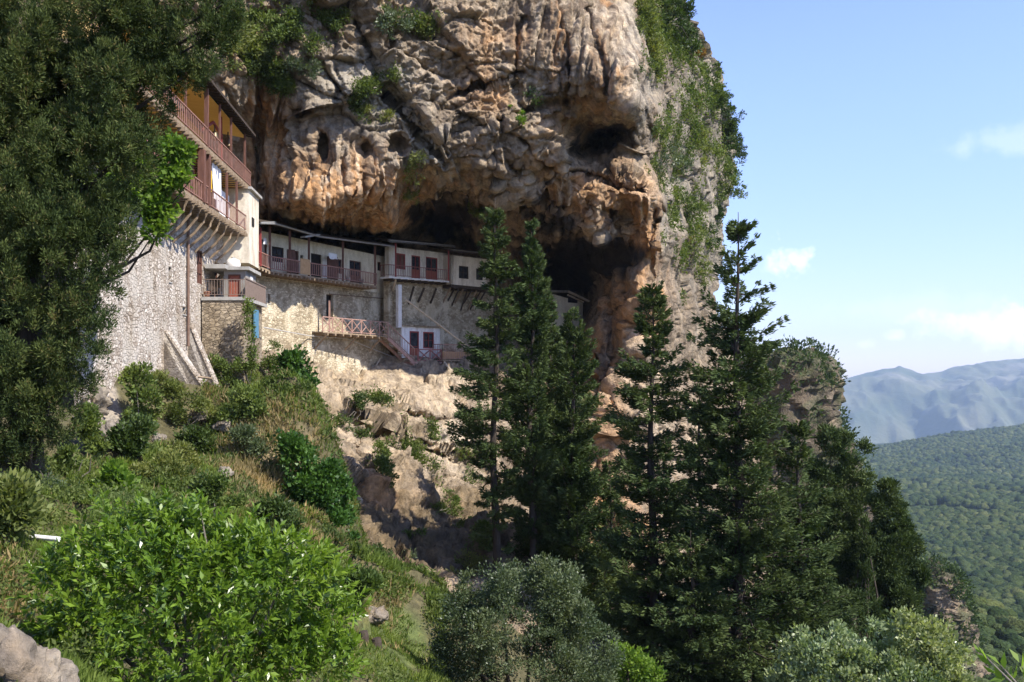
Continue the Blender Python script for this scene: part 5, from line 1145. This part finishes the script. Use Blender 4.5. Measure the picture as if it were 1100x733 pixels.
# citrus tree in front
def citrus():
    rng = np.random.default_rng(51); Y = 10.5
    bl = [(205,665,135,80,10.5),(120,640,70,60,10.5),(285,640,80,58,10.4),(200,610,80,50,10.4),(160,590,45,40,10.4),(215,570,24,26,10.3),(190,560,18,20,10.4),(110,575,26,34,10.5),(70,640,34,44,10.6),(350,660,32,60,10.5),(255,600,50,36,10.4),(310,610,36,26,10.4),
          (200,740,160,70,10.4),(330,720,50,50,10.4),(75,690,36,34,10.5),(215,548,6,12,10.3),(112,552,8,14,10.5),(168,556,8,16,10.4)]
    B = [pblob(a, b, c, d, e, .8) for a, b, c, d, e in bl]; rt = np.array([at(205, 700, Y)[0], Y + .2, float(hill_z(at(205, 700, Y)[0], Y)[0]) - .1])
    o = thing('citrus_tree', 'round glossy green citrus tree filling the near left corner', 'tree', rt)
    w = MB(); stems(rt, [B[i][0] for i in range(len(B))], .05, rng, w, 6); w.build('trunk', M['bark_grey'], o, True)
    # shoots carrying long pointed leaves
    k = rng.choice(len(B), 2300, p=np.array([r[0] * r[2] for c, r in B]) / sum(r[0] * r[2] for c, r in B)); d = unit(rng.normal(size=(2300, 3)) + (0, -.25, .25))
    C = np.array([B[i][0] for i in k]) + d * np.array([B[i][1] for i in k]) * (1 - .45 * rng.random(2300)[:, None] ** 1.7)
    keep = pn(C * 2.6) > -.32; C, d = C[keep], d[keep]; m = len(C); per = 15
    sd = unit(d * .7 + (0, 0, .55) + rng.normal(size=(m, 3)) * .4); q = np.linspace(0, 1, per)[None, :, None]
    Pt = C[:, None] + sd[:, None] * q * .2; rad = unit(rng.normal(size=(m, per, 3))); rad = unit(rad - sd[:, None] * (rad * sd[:, None]).sum(2, keepdims=True))
    Dd = rad * (1.05 - .55 * q) + sd[:, None] * (.25 + .8 * q) + (0, 0, -.12)
    t = .34 + .32 * q[..., 0] + rng.normal(size=(m, per)) * .12 + .25 * pn(C * 1.5)[:, None]
    N = np.repeat(sd[:, None], per, 1).reshape(-1, 3)
    Pt, Dd, t = Pt.reshape(-1, 3), Dd.reshape(-1, 3), t.ravel(); L_ = .095 * rng.uniform(.6, 1.3, len(Pt))
    leaf_obj('crown', Pt, Dd, L_, L_ * .36, t, 'leaf_citrus', rng, o, .22, N)
citrus()
bushy_tree('olive_bush', 'big rounded grey green bush at the foot of the conifers', 'bush', [(555,665,72,55),(500,690,42,46),(610,680,44,50),(545,625,48,26),(520,645,40,30),(585,635,40,30),(560,720,95,50),(485,720,30,40),(640,715,30,40)], 27, 52, 'leaf_olive', 2600, 34, .22, .085, .042, None, .4, .28, .35, trunk_r=.12)
bushy_tree('silver_bush', 'pale flecked bush spread along the near right edge of the drop', 'bush', [(870,712,30,34),(905,700,36,34),(945,704,40,36),(985,692,36,36),(1012,700,26,36),(925,740,80,40),(1000,735,40,40),(845,735,22,28),(975,668,8,16),(905,672,8,14),(1030,725,18,30),(940,678,6,12)], 15, 53, 'leaf_silver', 1300, 26, .12, .066, .04, None, .45, .28, .5, trunk_r=.05)
bushy_tree('light_shrub', 'light green shrub glowing below the open conifer by the rounded bush', 'shrub', [(680,715,22,24),(665,700,10,14),(700,730,20,20),(655,735,18,18)], 34, 54, 'leaf_bright', 160, 22, .28, .13, .08, None, .6, .3, .4)
def near_spray():
    rng = np.random.default_rng(55); Y = 5.0; rt = at(1120, 790, Y); o = thing('leafy_shoot', 'yellow green leafy shoot poking in at the near right corner', 'plant', rt)
    w = MB(); tips = [at(1055, 702, Y), at(1075, 715, Y), at(1095, 712, Y)]
    for q in tips: w.tube([rt, (rt + q) / 2 + (.03, 0, .03), q], [.012, .008, .003], 6)
    w.build('stem', M['bark_grey'], o, True); Pt, Dd = [], []
    for q in tips:
        for f in np.linspace(.35, 1, 9): Pt.append(rt + (q - rt) * f); Dd.append(unit(q - rt) * .8 + rng.normal(size=3) * .5)
    Pt, Dd = np.array(Pt), np.array(Dd); leaf_obj('foliage', Pt, Dd, .10 * rng.uniform(.7, 1.2, len(Pt)), .035, rng.uniform(.5, .8, len(Pt)), 'leaf_bright', rng, o)
near_spray()
# ------------------------------------------------------------------ shrubs rooted on the cliff
def cliff_shrub(label, blobs, seed, mat, n_clump, per, clump_r, ll, lw, name='cliff_shrub', cat='shrub', group='shrubs rooted on the cliff', gap=.36, up=.5, out=1.05, limbs=4, flat=.8):
    rng = np.random.default_rng(seed); B = []; roots = []
    for px_, py_, rx, ry in blobs:
        p, n = cliff_at(px_, py_); Y = p[1]; rx, ry = rx * 1.32, ry * 1.32; r = np.array([rx * Y / F, min(rx, ry) * Y / F * .8, ry * Y / F])
        d = -p / np.linalg.norm(p); B.append((p + d * r[1] * out, r)); roots.append(p)
    o = thing(name, label, cat, roots[0], group); B0 = B; B = lumpy(B, rng, 4 * len(B), .35, .6)
    Pt, Dd, t, C = blob_leaves(B, n_clump, per, rng, clump_r, .6, gap, .9, up, flat)
    w = MB()
    for (c, r), q in zip(B0, roots): stems(roots[0] + (q - roots[0]) * .15 + np.array([0, .3, -.3 * r[2]]), [c + r * rng.normal(size=3) * .4 for _ in range(limbs)], .035, rng, w, 4)
    w.build('stem', M['bark_grey'], o, True); L_ = ll * rng.uniform(.6, 1.3, len(Pt)); leaf_obj('foliage', Pt, Dd, L_, L_ * lw / ll, t, mat, rng, o)
    return o
CS = cliff_shrub
CS('dark evergreen shrubs massed at the very top of the cliff rim', [(715,12,20,16),(730,28,14,20),(738,48,10,14),(722,40,14,14)], 101, 'leaf_dark', 300, 40, .55, .34, .16)
CS('yellow green shrub trailing down left of the dark cliff top shrubs', [(690,14,9,16),(694,38,8,14),(700,58,7,12)], 102, 'leaf_shrub_yellow', 120, 34, .45, .3, .13)
CS('small rust tinged shrub sticking out of the cliff rim', [(751,57,8,6)], 103, 'leaf_autumn', 30, 34, .4, .3, .15)
CS('rounded light green shrub below the cliff top shrubs', [(706,74,9,11)], 104, 'leaf_shrub_yellow', 60, 34, .4, .28, .13)
CS('green shrub bulging from the rim under the rust tinged one', [(756,84,14,13),(763,101,13,15),(752,105,10,12)], 105, 'leaf_shrub', 180, 40, .55, .34, .16)
CS('dark shrub leaning over the rim against the sky', [(778,116,11,12),(786,128,8,10)], 106, 'leaf_dark', 90, 40, .55, .34, .16)
CS('dark bushy shrub on the outermost bulge of the rim', [(785,150,11,14),(788,166,8,10),(780,170,11,14)], 107, 'leaf_dark', 130, 40, .55, .34, .16)
CS('hanging green shrub below the outermost bulge of the rim', [(772,185,14,15),(778,203,11,13),(768,210,10,14)], 108, 'leaf_shrub', 150, 40, .5, .32, .15)
CS('pale yellowish shrub on the grey face inside the rim', [(744,150,12,11),(750,166,9,9)], 109, 'leaf_shrub_yellow', 80, 34, .45, .3, .13)
CS('wide olive coloured open shrub on the ledge beside the tall orange slab', [(712,160,20,15),(702,178,15,14),(726,178,16,16),(714,195,14,12)], 110, 'leaf_olive', 200, 34, .5, .26, .11, gap=.5, limbs=9)
CS('bright green shrub in the cleft right of the tall orange slab', [(731,214,12,12),(738,232,14,13),(728,240,9,12)], 111, 'leaf_shrub', 130, 40, .45, .3, .14)
CS('light green creeper running down below the bright cleft shrub', [(746,256,11,10),(742,276,9,12),(752,295,10,12)], 112, 'leaf_shrub_yellow', 110, 34, .4, .28, .12)
CS('green shrub near the foot of the rim behind the tallest conifer', [(768,236,8,12),(762,258,10,14),(772,275,8,14)], 113, 'leaf_dark', 120, 40, .5, .32, .15)
CS('grassy green shrub on the cliff directly above the tower house roof', [(252,36,20,18),(268,48,14,14),(240,55,14,12)], 114, 'leaf_shrub_yellow', 130, 38, .4, .28, .12)
CS('feathery pale shrub right of the one above the tower house roof', [(292,33,15,13),(300,46,10,9),(284,14,18,12)], 115, 'leaf_shrub', 110, 34, .35, .24, .1, gap=.48)
CS('thin shrub with bare twigs high on the grey part of the cliff', [(421,30,17,12),(433,20,13,9),(410,22,10,8)], 116, 'leaf_olive', 90, 30, .4, .24, .1, gap=.55, limbs=9)
CS('small shrub at the top edge over the grey part of the cliff', [(352,12,14,9)], 117, 'leaf_shrub', 40, 30, .35, .24, .1)
CS('tuft of dry green growth on the grey ledge above the pitted rock', [(393,122,9,6),(412,124,8,6),(402,114,6,5)], 118, 'leaf_shrub_yellow', 46, 30, .3, .22, .07)
CS('yellow green plant hanging down beside the black cave mouth', [(448,172,9,9),(446,188,10,11),(443,205,6,9)], 119, 'leaf_shrub_yellow', 90, 32, .32, .22, .08, up=.0)
CS('little fresh green plant in a crack of the brown rock', [(552,124,7,6),(560,130,5,5)], 120, 'leaf_bright', 34, 30, .3, .24, .1)
CS('small dark plant beneath the crack over the brown rock', [(578,110,7,10)], 121, 'leaf_dark', 26, 28, .35, .24, .1)
CS('small tuft on the streaked orange rock beside the upper gallery', [(274,163,4,5)], 122, 'leaf_shrub', 14, 26, .22, .2, .08)
CS('small plant above the roof of the small propped house', [(512,231,6,6),(505,222,4,5)], 123, 'leaf_shrub', 26, 28, .3, .22, .09)
CS('sparse green shrub on the grey slope left of the pitted rock', [(330,76,11,8),(312,66,8,6)], 124, 'leaf_olive', 44, 28, .32, .22, .08)
CS('leafy tangle hanging from the foot of the tan rock beside the conifers', [(628,540,12,14),(634,575,14,16)], 125, 'leaf_shrub', 90, 32, .4, .24, .1)
CS('low green growth in the hollow of the pale lower rock', [(470,540,14,10),(490,530,12,12)], 126, 'leaf_shrub', 80, 30, .32, .2, .09)
CS('dark trailing plant under the ledge of the pale lower rock', [(380,440,6,14),(376,462,5,12)], 127, 'leaf_dark', 46, 30, .3, .2, .09, up=-.2)
CS('small round bush on top of the pale rock below the walkway', [(396,425,6,6)], 128, 'leaf_shrub', 18, 28, .28, .18, .08)
CS('fern like clump halfway down the lower rock', [(440,600,14,14),(425,585,10,12)], 129, 'leaf_olive', 90, 30, .28, .18, .07)
CS('brownish clump beside the fern like one on the lower rock', [(480,615,16,14),(505,600,14,16)], 130, 'leaf_shrub_yellow', 100, 30, .28, .18, .07)

CS('bushy green shrub hanging over the pale lower rock beside the ivy', [(398,505,12,14),(404,525,11,14)], 131, 'leaf_shrub', 110, 30, .3, .2, .09)
CS('small green shrub in the middle of the lower rock', [(446,565,10,11)], 132, 'leaf_shrub', 60, 30, .3, .2, .09)
CS('green shrub close left of the bare conifer trunk on the lower rock', [(508,560,13,16),(515,585,12,14)], 133, 'leaf_shrub', 130, 30, .3, .2, .09)
CS('dark shrub low on the lower rock over the small lawn', [(402,612,12,14),(412,635,11,10)], 134, 'leaf_dark', 110, 30, .28, .18, .08)
CS('yellowish shrub at the foot of the lower rock over the small lawn', [(452,640,14,10),(470,650,12,8)], 135, 'leaf_shrub_yellow', 100, 30, .28, .18, .07)
CS('thin hanging plants under the overhanging pale block of the lower rock', [(432,472,10,7),(446,478,9,7)], 136, 'leaf_shrub_yellow', 60, 30, .25, .18, .06, up=-.1)

# ------------------------------------------------------------------ shrubs on the bank
def bank_Y(px_, py_, y0=6, y1=70):
    """distance at which the ground of the bank is first met looking through a place of the photograph"""
    ys_ = np.linspace(y0, y1, 700); z = hill_z((px_ - CX) / F * ys_, ys_); hit = np.where((HZ - py_) / F * ys_ <= z)[0]
    return float(ys_[hit[0]]) if len(hit) else y1
def bank_shrub(label, blobs, seed, mat, n, per, cr, ll, lw, name='bank_shrub', cat='shrub', group='shrubs on the bank', gap=.32, up=.5, Y=None, limbs=4, flat=.85):
    lowest = max(blobs, key=lambda b: b[1] + b[3]); Y = Y or bank_Y(lowest[0], lowest[1] + lowest[3] * .9)
    o = bushy_tree(name, label, cat, blobs, Y, seed, mat, n, per, cr, ll, lw, group, .6, gap, up, trunk_r=.04, limbs=limbs, bark='bark_grey', flat=flat, gfreq=1.6)
    return o
BS = bank_shrub
BS('dark leafy fig bush below the blue door', [(316,398,16,18),(312,425,18,24),(326,415,12,18),(308,452,12,12)], 201, 'leaf_ivy', 260, 30, .4, .3, .19, Y=56)
BS('pale green creeper hanging between the terrace wall and the fig bush', [(289,400,8,26),(285,430,9,24),(296,380,7,14)], 202, 'leaf_shrub', 170, 28, .3, .16, .08, Y=57, up=.1)
BS('thin green vine climbing the corner of the terrace', [(268,340,4,24),(269,375,5,26),(268,400,6,18)], 203, 'leaf_shrub', 100, 26, .25, .15, .08, Y=53.6, up=.1, name='climbing_vine', cat='vine', group=None)
BS('big ivy mass pouring down the right edge of the bank', [(322,495,24,20),(342,525,30,26),(355,560,28,28),(330,545,26,26),(368,585,18,18),(312,480,18,14),(345,600,30,20),(375,610,16,14)], 204, 'leaf_ivy', 900, 30, .32, .17, .12, Y=37.6, name='ivy', cat='ivy', group=None)
BS('leafy bush at the foot of the tower house wall', [(150,410,14,20),(158,432,16,20),(146,448,16,14)], 205, 'leaf_shrub', 190, 28, .3, .16, .09)
BS('dark bush under the leafy one at the tower house wall', [(148,462,16,16),(135,475,14,14)], 206, 'leaf_dark', 150, 28, .28, .15, .09)
BS('light green feathery bush in the middle of the bank', [(168,500,24,16),(185,512,18,12),(150,512,18,12)], 207, 'leaf_shrub_yellow', 240, 30, .24, .12, .05)
BS('bright broad leaved bush by the grassy path', [(122,512,14,16),(130,528,12,12),(110,525,9,10)], 208, 'leaf_bright', 130, 24, .22, .15, .1)
BS('green bush hugging the foot of the buttresses', [(232,395,14,12),(245,410,14,12),(255,395,10,14)], 209, 'leaf_shrub', 150, 28, .3, .15, .08)
BS('low weedy bush between the buttresses', [(205,425,16,12),(190,445,16,12),(220,440,14,10)], 210, 'leaf_shrub_yellow', 150, 28, .28, .14, .06)
BS('round green bush right of the buttresses', [(262,430,16,14),(275,445,16,14),(250,450,14,10)], 211, 'leaf_shrub', 170, 28, .3, .15, .08)
BS('dark low bush amid the dry grass', [(205,468,16,10),(222,478,14,9)], 212, 'leaf_dark', 100, 28, .25, .14, .08)
BS('grey green tuft on the dry grass slope', [(262,470,12,10),(278,480,12,9)], 213, 'leaf_olive', 90, 28, .25, .14, .06)
BS('leafy bush just behind the top of the citrus tree', [(228,520,14,12),(215,535,16,12),(245,535,14,12)], 214, 'leaf_shrub', 170, 28, .24, .13, .07)
BS('shady green bush above the grass strip behind the citrus tree', [(290,545,18,14),(275,560,14,12),(305,570,16,12)], 215, 'leaf_dark', 150, 28, .26, .14, .08)
BS('yellowish bush at the near left edge under the big cypress', [(5,530,22,22),(20,550,18,14),(-5,565,20,14)], 216, 'leaf_shrub_yellow', 190, 28, .2, .11, .05)
BS('low green bush below the trunk of the big cypress', [(82,490,16,10),(65,500,14,9),(98,495,10,9)], 217, 'leaf_shrub', 120, 28, .2, .12, .07)
BS('thin grey leaved sapling on the grass path', [(45,515,16,12),(58,525,13,10),(52,508,10,8)], 218, 'leaf_olive', 70, 22, .2, .1, .035, gap=.5, limbs=7)
BS('tangled bush at the right foot of the ivy mass', [(388,625,14,14),(378,645,12,12)], 219, 'leaf_shrub', 120, 28, .26, .14, .08)
BS('weedy green clump on the slope between feathery bush and dry grass', [(205,500,12,10),(192,482,12,9)], 220, 'leaf_shrub_yellow', 90, 28, .22, .12, .05)
BS('small bush below the left buttress of the tower house', [(172,412,12,12),(186,422,12,10),(162,420,10,10)], 222, 'leaf_shrub_yellow', 120, 28, .28, .14, .07)
BS('low olive clump at the left of the bank beside the pale rock', [(95,455,10,16),(105,485,10,10)], 221, 'leaf_shrub', 100, 28, .25, .14, .08)

# ------------------------------------------------------------------ boulders
ICO4 = subdiv(*subdiv(*ICO2))
def boulder(label, px_, py_, rx, ry, Y, seed, sink=.2, dep=1.0, group='boulders on the bank'):
    v, f = ICO4; r = np.array([rx * Y / F, rx * Y / F * dep, ry * Y / F]); c = at(px_, py_, Y) - UP * r[2] * sink
    s_ = max(r); q = v * r; f1, _ = facet(q, s_ * .8, seed); f2, e2 = facet(q, s_ * .3, seed + 3)
    P = q + v * (f1 * .5 + f2 * .4 + s_ * .10 * fbm(q / s_ * 2 + seed, 4) - s_ * .03 * np.exp(-(e2 / .08) ** 2))[:, None] + c
    z0 = P[:, 0] * 0; col = rock_colour(P * 3 + seed, z0 + .15, z0 + .2, z0 + .35, z0 + .5, z0 - .3, .6) * np.array((.68, .68, .70))
    o = np_mesh('boulder', P, f, M['boulder'], col=col); return tag(o, label, 'boulder', group)
boulder('big cracked pale boulder in the near bottom left corner', 8, 724, 58, 62, 7.6, 1)
for i, (lab, x, y, rx, ry) in enumerate([('pale boulder under the leafy bush at the tower house wall', 116, 463, 15, 11), ('small pale rock above the feathery bush on the bank', 214, 446, 9, 7), ('grey rock half buried in the dry grass', 240, 508, 9, 7),
        ('grey rock on the slope under the weedy clump', 205, 530, 8, 7), ('flat pale rock beside the right buttress foot', 243, 456, 10, 7), ('grey rock showing at the lower edge of the dry grass', 305, 590, 12, 10), ('tall grey rock at the left of the bank under the big cypress', 98, 430, 14, 26),
        ('pale rocks heap at the top of the small lawn', 398, 660, 16, 8), ('small dark rock among weeds left of the buttresses', 170, 470, 7, 6), ('pale stone on the grass strip behind the citrus tree', 160, 548, 10, 6)]):
    boulder(lab, x, y, rx, ry, bank_Y(x, y + ry * .8), 10 + i)
# white pole lying on the path, two stumps on the small lawn
Yp = bank_Y(48, 583); pole([at(27, 580, Yp) + UP * .05, at(64, 583.5, Yp - .2) + UP * .05], .035, 'white pole lying on the grassy path left of the citrus tree', 'plaster_white')
for x, y, h_, lab in ((390, 690, .3, 'left of two short dark stumps on the small shaded lawn'), (404, 695, .24, 'lower right one of two short dark stumps on the small lawn')):
    Ys = bank_Y(x, y); p = at(x, y, Ys); w = MB(); w.tube([p - UP * .2, p + UP * h_ * .6 + (.02, 0, 0), p + UP * h_], [.17, .14, .12], 9); tag(w.build('stump', M['wood_dark']), lab, 'stump', 'stumps on the small lawn')

# ------------------------------------------------------------------ grass and low weeds that nobody could count
def ground_points(n, rng, pxr=(-30, 480), pyr=(400, 745)):
    y = 6.5 + rng.random(n * 3) ** 1.25 * 50; x = (rng.uniform(pxr[0], pxr[1], n * 3) - CX) / F * y; z = hill_z(x, y)
    qx, qy = x / y * F + CX, HZ - z / y * F; k = (qy > pyr[0]) & (qy < pyr[1]) & ~((qx < 250) & (y > tY(np.clip(qx, 0, 300)) - 5.5)); return x[k][:n], y[k][:n], z[k][:n], qx[k][:n], qy[k][:n]
def grass():
    rng = np.random.default_rng(301); x, y, z, qx, qy = ground_points(230000, rng); P = np.stack([x, y, z], 1)
    dry = bank_dryness(qx, qy, P) + rng.normal(size=len(x)) * .12; dens = fbm(P / 1.4 + 90, 3)
    rk = blobs_mask(qx, qy, [(110,440,25,50,1),(15,712,55,45,1)])
    lawn = blobs_mask(qx, qy, [(420,690,50,50,1),(120,575,120,14,1)])
    lush = blobs_mask(qx, qy, [(20,540,60,40,.6),(90,610,100,40,.4)])
    for nm, lab, mat, k, L in (('grass', 'green grass along the path, on the small lawn and across the bank', 'grass_green', (dry < .42) & (dens > -.35) & (rk < .6), .22), ('dry_grass', 'straw coloured dry grass patches on the bank', 'grass_dry', (dry >= .36) & (dens > -.5) & (rk < .6), .32)):
        p = P[k]; n = len(p); sc = np.where(lawn[k] > .4, .6, 1.0) * np.clip(y[k] / 26, .45, 1.25)
        D = rng.normal(size=(n, 3)) * .45 + UP + np.array([.15, -.1, 0]); LL = L * rng.uniform(.5, 1.5, n) * sc
        tag(leaf_obj(nm, p - UP * .02, D, LL, np.clip(LL * .16, .015, .06), .45 + .3 * dens[k] + rng.normal(size=n) * .15, mat, rng), lab, 'grass', kind='stuff')
grass()
def weeds():
    rng = np.random.default_rng(302); x, y, z, qx, qy = ground_points(60000, rng); P = np.stack([x, y, z], 1); d = fbm(P / 1.1 + 60, 3)
    rk = blobs_mask(qx, qy, [(110,440,25,50,1),(25,700,55,55,1),(420,690,50,50,1),(120,575,120,14,1)]); dry = bank_dryness(qx, qy, P)
    k = (d > .08) & (rk < .5) & (dry < .75); p = P[k]; n = len(p); per = 5
    Pt = np.repeat(p, per, 0) + rng.normal(size=(n * per, 3)) * (.12, .12, .10) + UP * .12; D = rng.normal(size=(n * per, 3)) * .7 + UP * .6; L_ = .13 * rng.uniform(.6, 1.4, n * per) * np.clip(np.repeat(y[k], per) / 30, .5, 1.3)
    t = np.repeat(.42 + .35 * fbm(p / 3 + 4, 2), per) + rng.normal(size=n * per) * .16
    tag(leaf_obj('weeds', Pt, D, L_, L_ * .45, t, 'weeds', rng), 'low leafy weeds scattered over the bank between the shrubs', 'weeds', kind='stuff')
weeds()
def far_scrub():
    rng = np.random.default_rng(304); PT, DD, LL, TT = [], [], [], []
    for (P_, N_, Yd), n, amt in ((CRAG, 1000, .05), (OUTCROP, 500, .0)):
        w_ = N_[:, 2] * .7 + .8 * fbm(P_ / 9 + 3, 3) + amt; k = np.where(w_ > .25)[0]; k = rng.choice(k, min(n, len(k)), replace=False); p, nn = P_[k], N_[k]; per = 16
        o = rng.normal(size=(len(p), per, 3)) * .55; o = o + nn[:, None] * .6 + UP * .4; PT.append((p[:, None] + o).reshape(-1, 3)); DD.append((o + rng.normal(size=o.shape) * .5).reshape(-1, 3))
        LL.append(.85 * rng.uniform(.6, 1.3, len(p) * per)); TT.append(np.repeat(rng.uniform(.1, .8, len(p)), per))
    PT, DD, LL, TT = map(np.concatenate, (PT, DD, LL, TT)); tag(leaf_obj('scrub', PT, DD, LL, LL * .55, TT, 'leaf_dark', rng), 'dark scrub covering the distant grey crags', 'scrub', kind='stuff')
far_scrub()
def cliff_plants():
    rng = np.random.default_rng(303); ok = np.zeros((nr, nc), bool); ok[30:478, 60:len(s_cols) - 2] = True
    Pf = CLIFF_P.reshape(-1, 3); idx = np.where(ok.ravel())[0]; q = Pf[idx]; qx, qy = px[idx], py[idx]
    low = blobs_mask(qx, qy, [(440,590,80,60,1.15),(510,570,50,70,1.1),(400,545,25,60,.9),(430,480,60,30,.5),(345,450,25,25,.6),(410,440,50,14,.45),(480,540,50,30,.6),(640,560,30,70,.5)])
    hi = blobs_mask(qx, qy, [(745,130,45,120,.42),(740,250,35,80,.42),(290,40,60,50,.6),(715,30,30,60,.7),(400,110,60,50,.28),(330,20,80,30,.4),(720,170,30,50,.5),(440,20,40,30,.3)])
    w_ = np.maximum(low, hi) * (1 if True else 0); n3 = fbm(q / 2.4 + 21, 4)
    k = np.where((w_ + .55 * n3 > .52) & (w_ > .15))[0]; pr = .25 + low[k] ** 1.0; k = rng.choice(k, min(len(k), 20000), replace=False, p=pr / pr.sum()); p = q[k]; n = len(p); per = 9
    Y = np.repeat(p[:, 1], per); view = -p / np.linalg.norm(p, axis=1)[:, None]
    Pt = np.repeat(p + view * .0035 * p[:, 1:2], per, 0) + rng.normal(size=(n * per, 3)) * (.0034 * Y)[:, None]; D = rng.normal(size=(n * per, 3)) * .6 + UP * .35 + np.repeat(view, per, 0) * .5
    L_ = .0036 * Y * rng.uniform(.6, 1.3, n * per); t = np.repeat(.4 + .4 * fbm(p / 3 + 44, 2), per) + rng.normal(size=n * per) * .16
    tag(leaf_obj('cliff_plants', Pt, D, L_, L_ * .42, t, 'weeds', rng), 'grass and small plants growing all over ledges of the cliff', 'plants', kind='stuff')
cliff_plants()
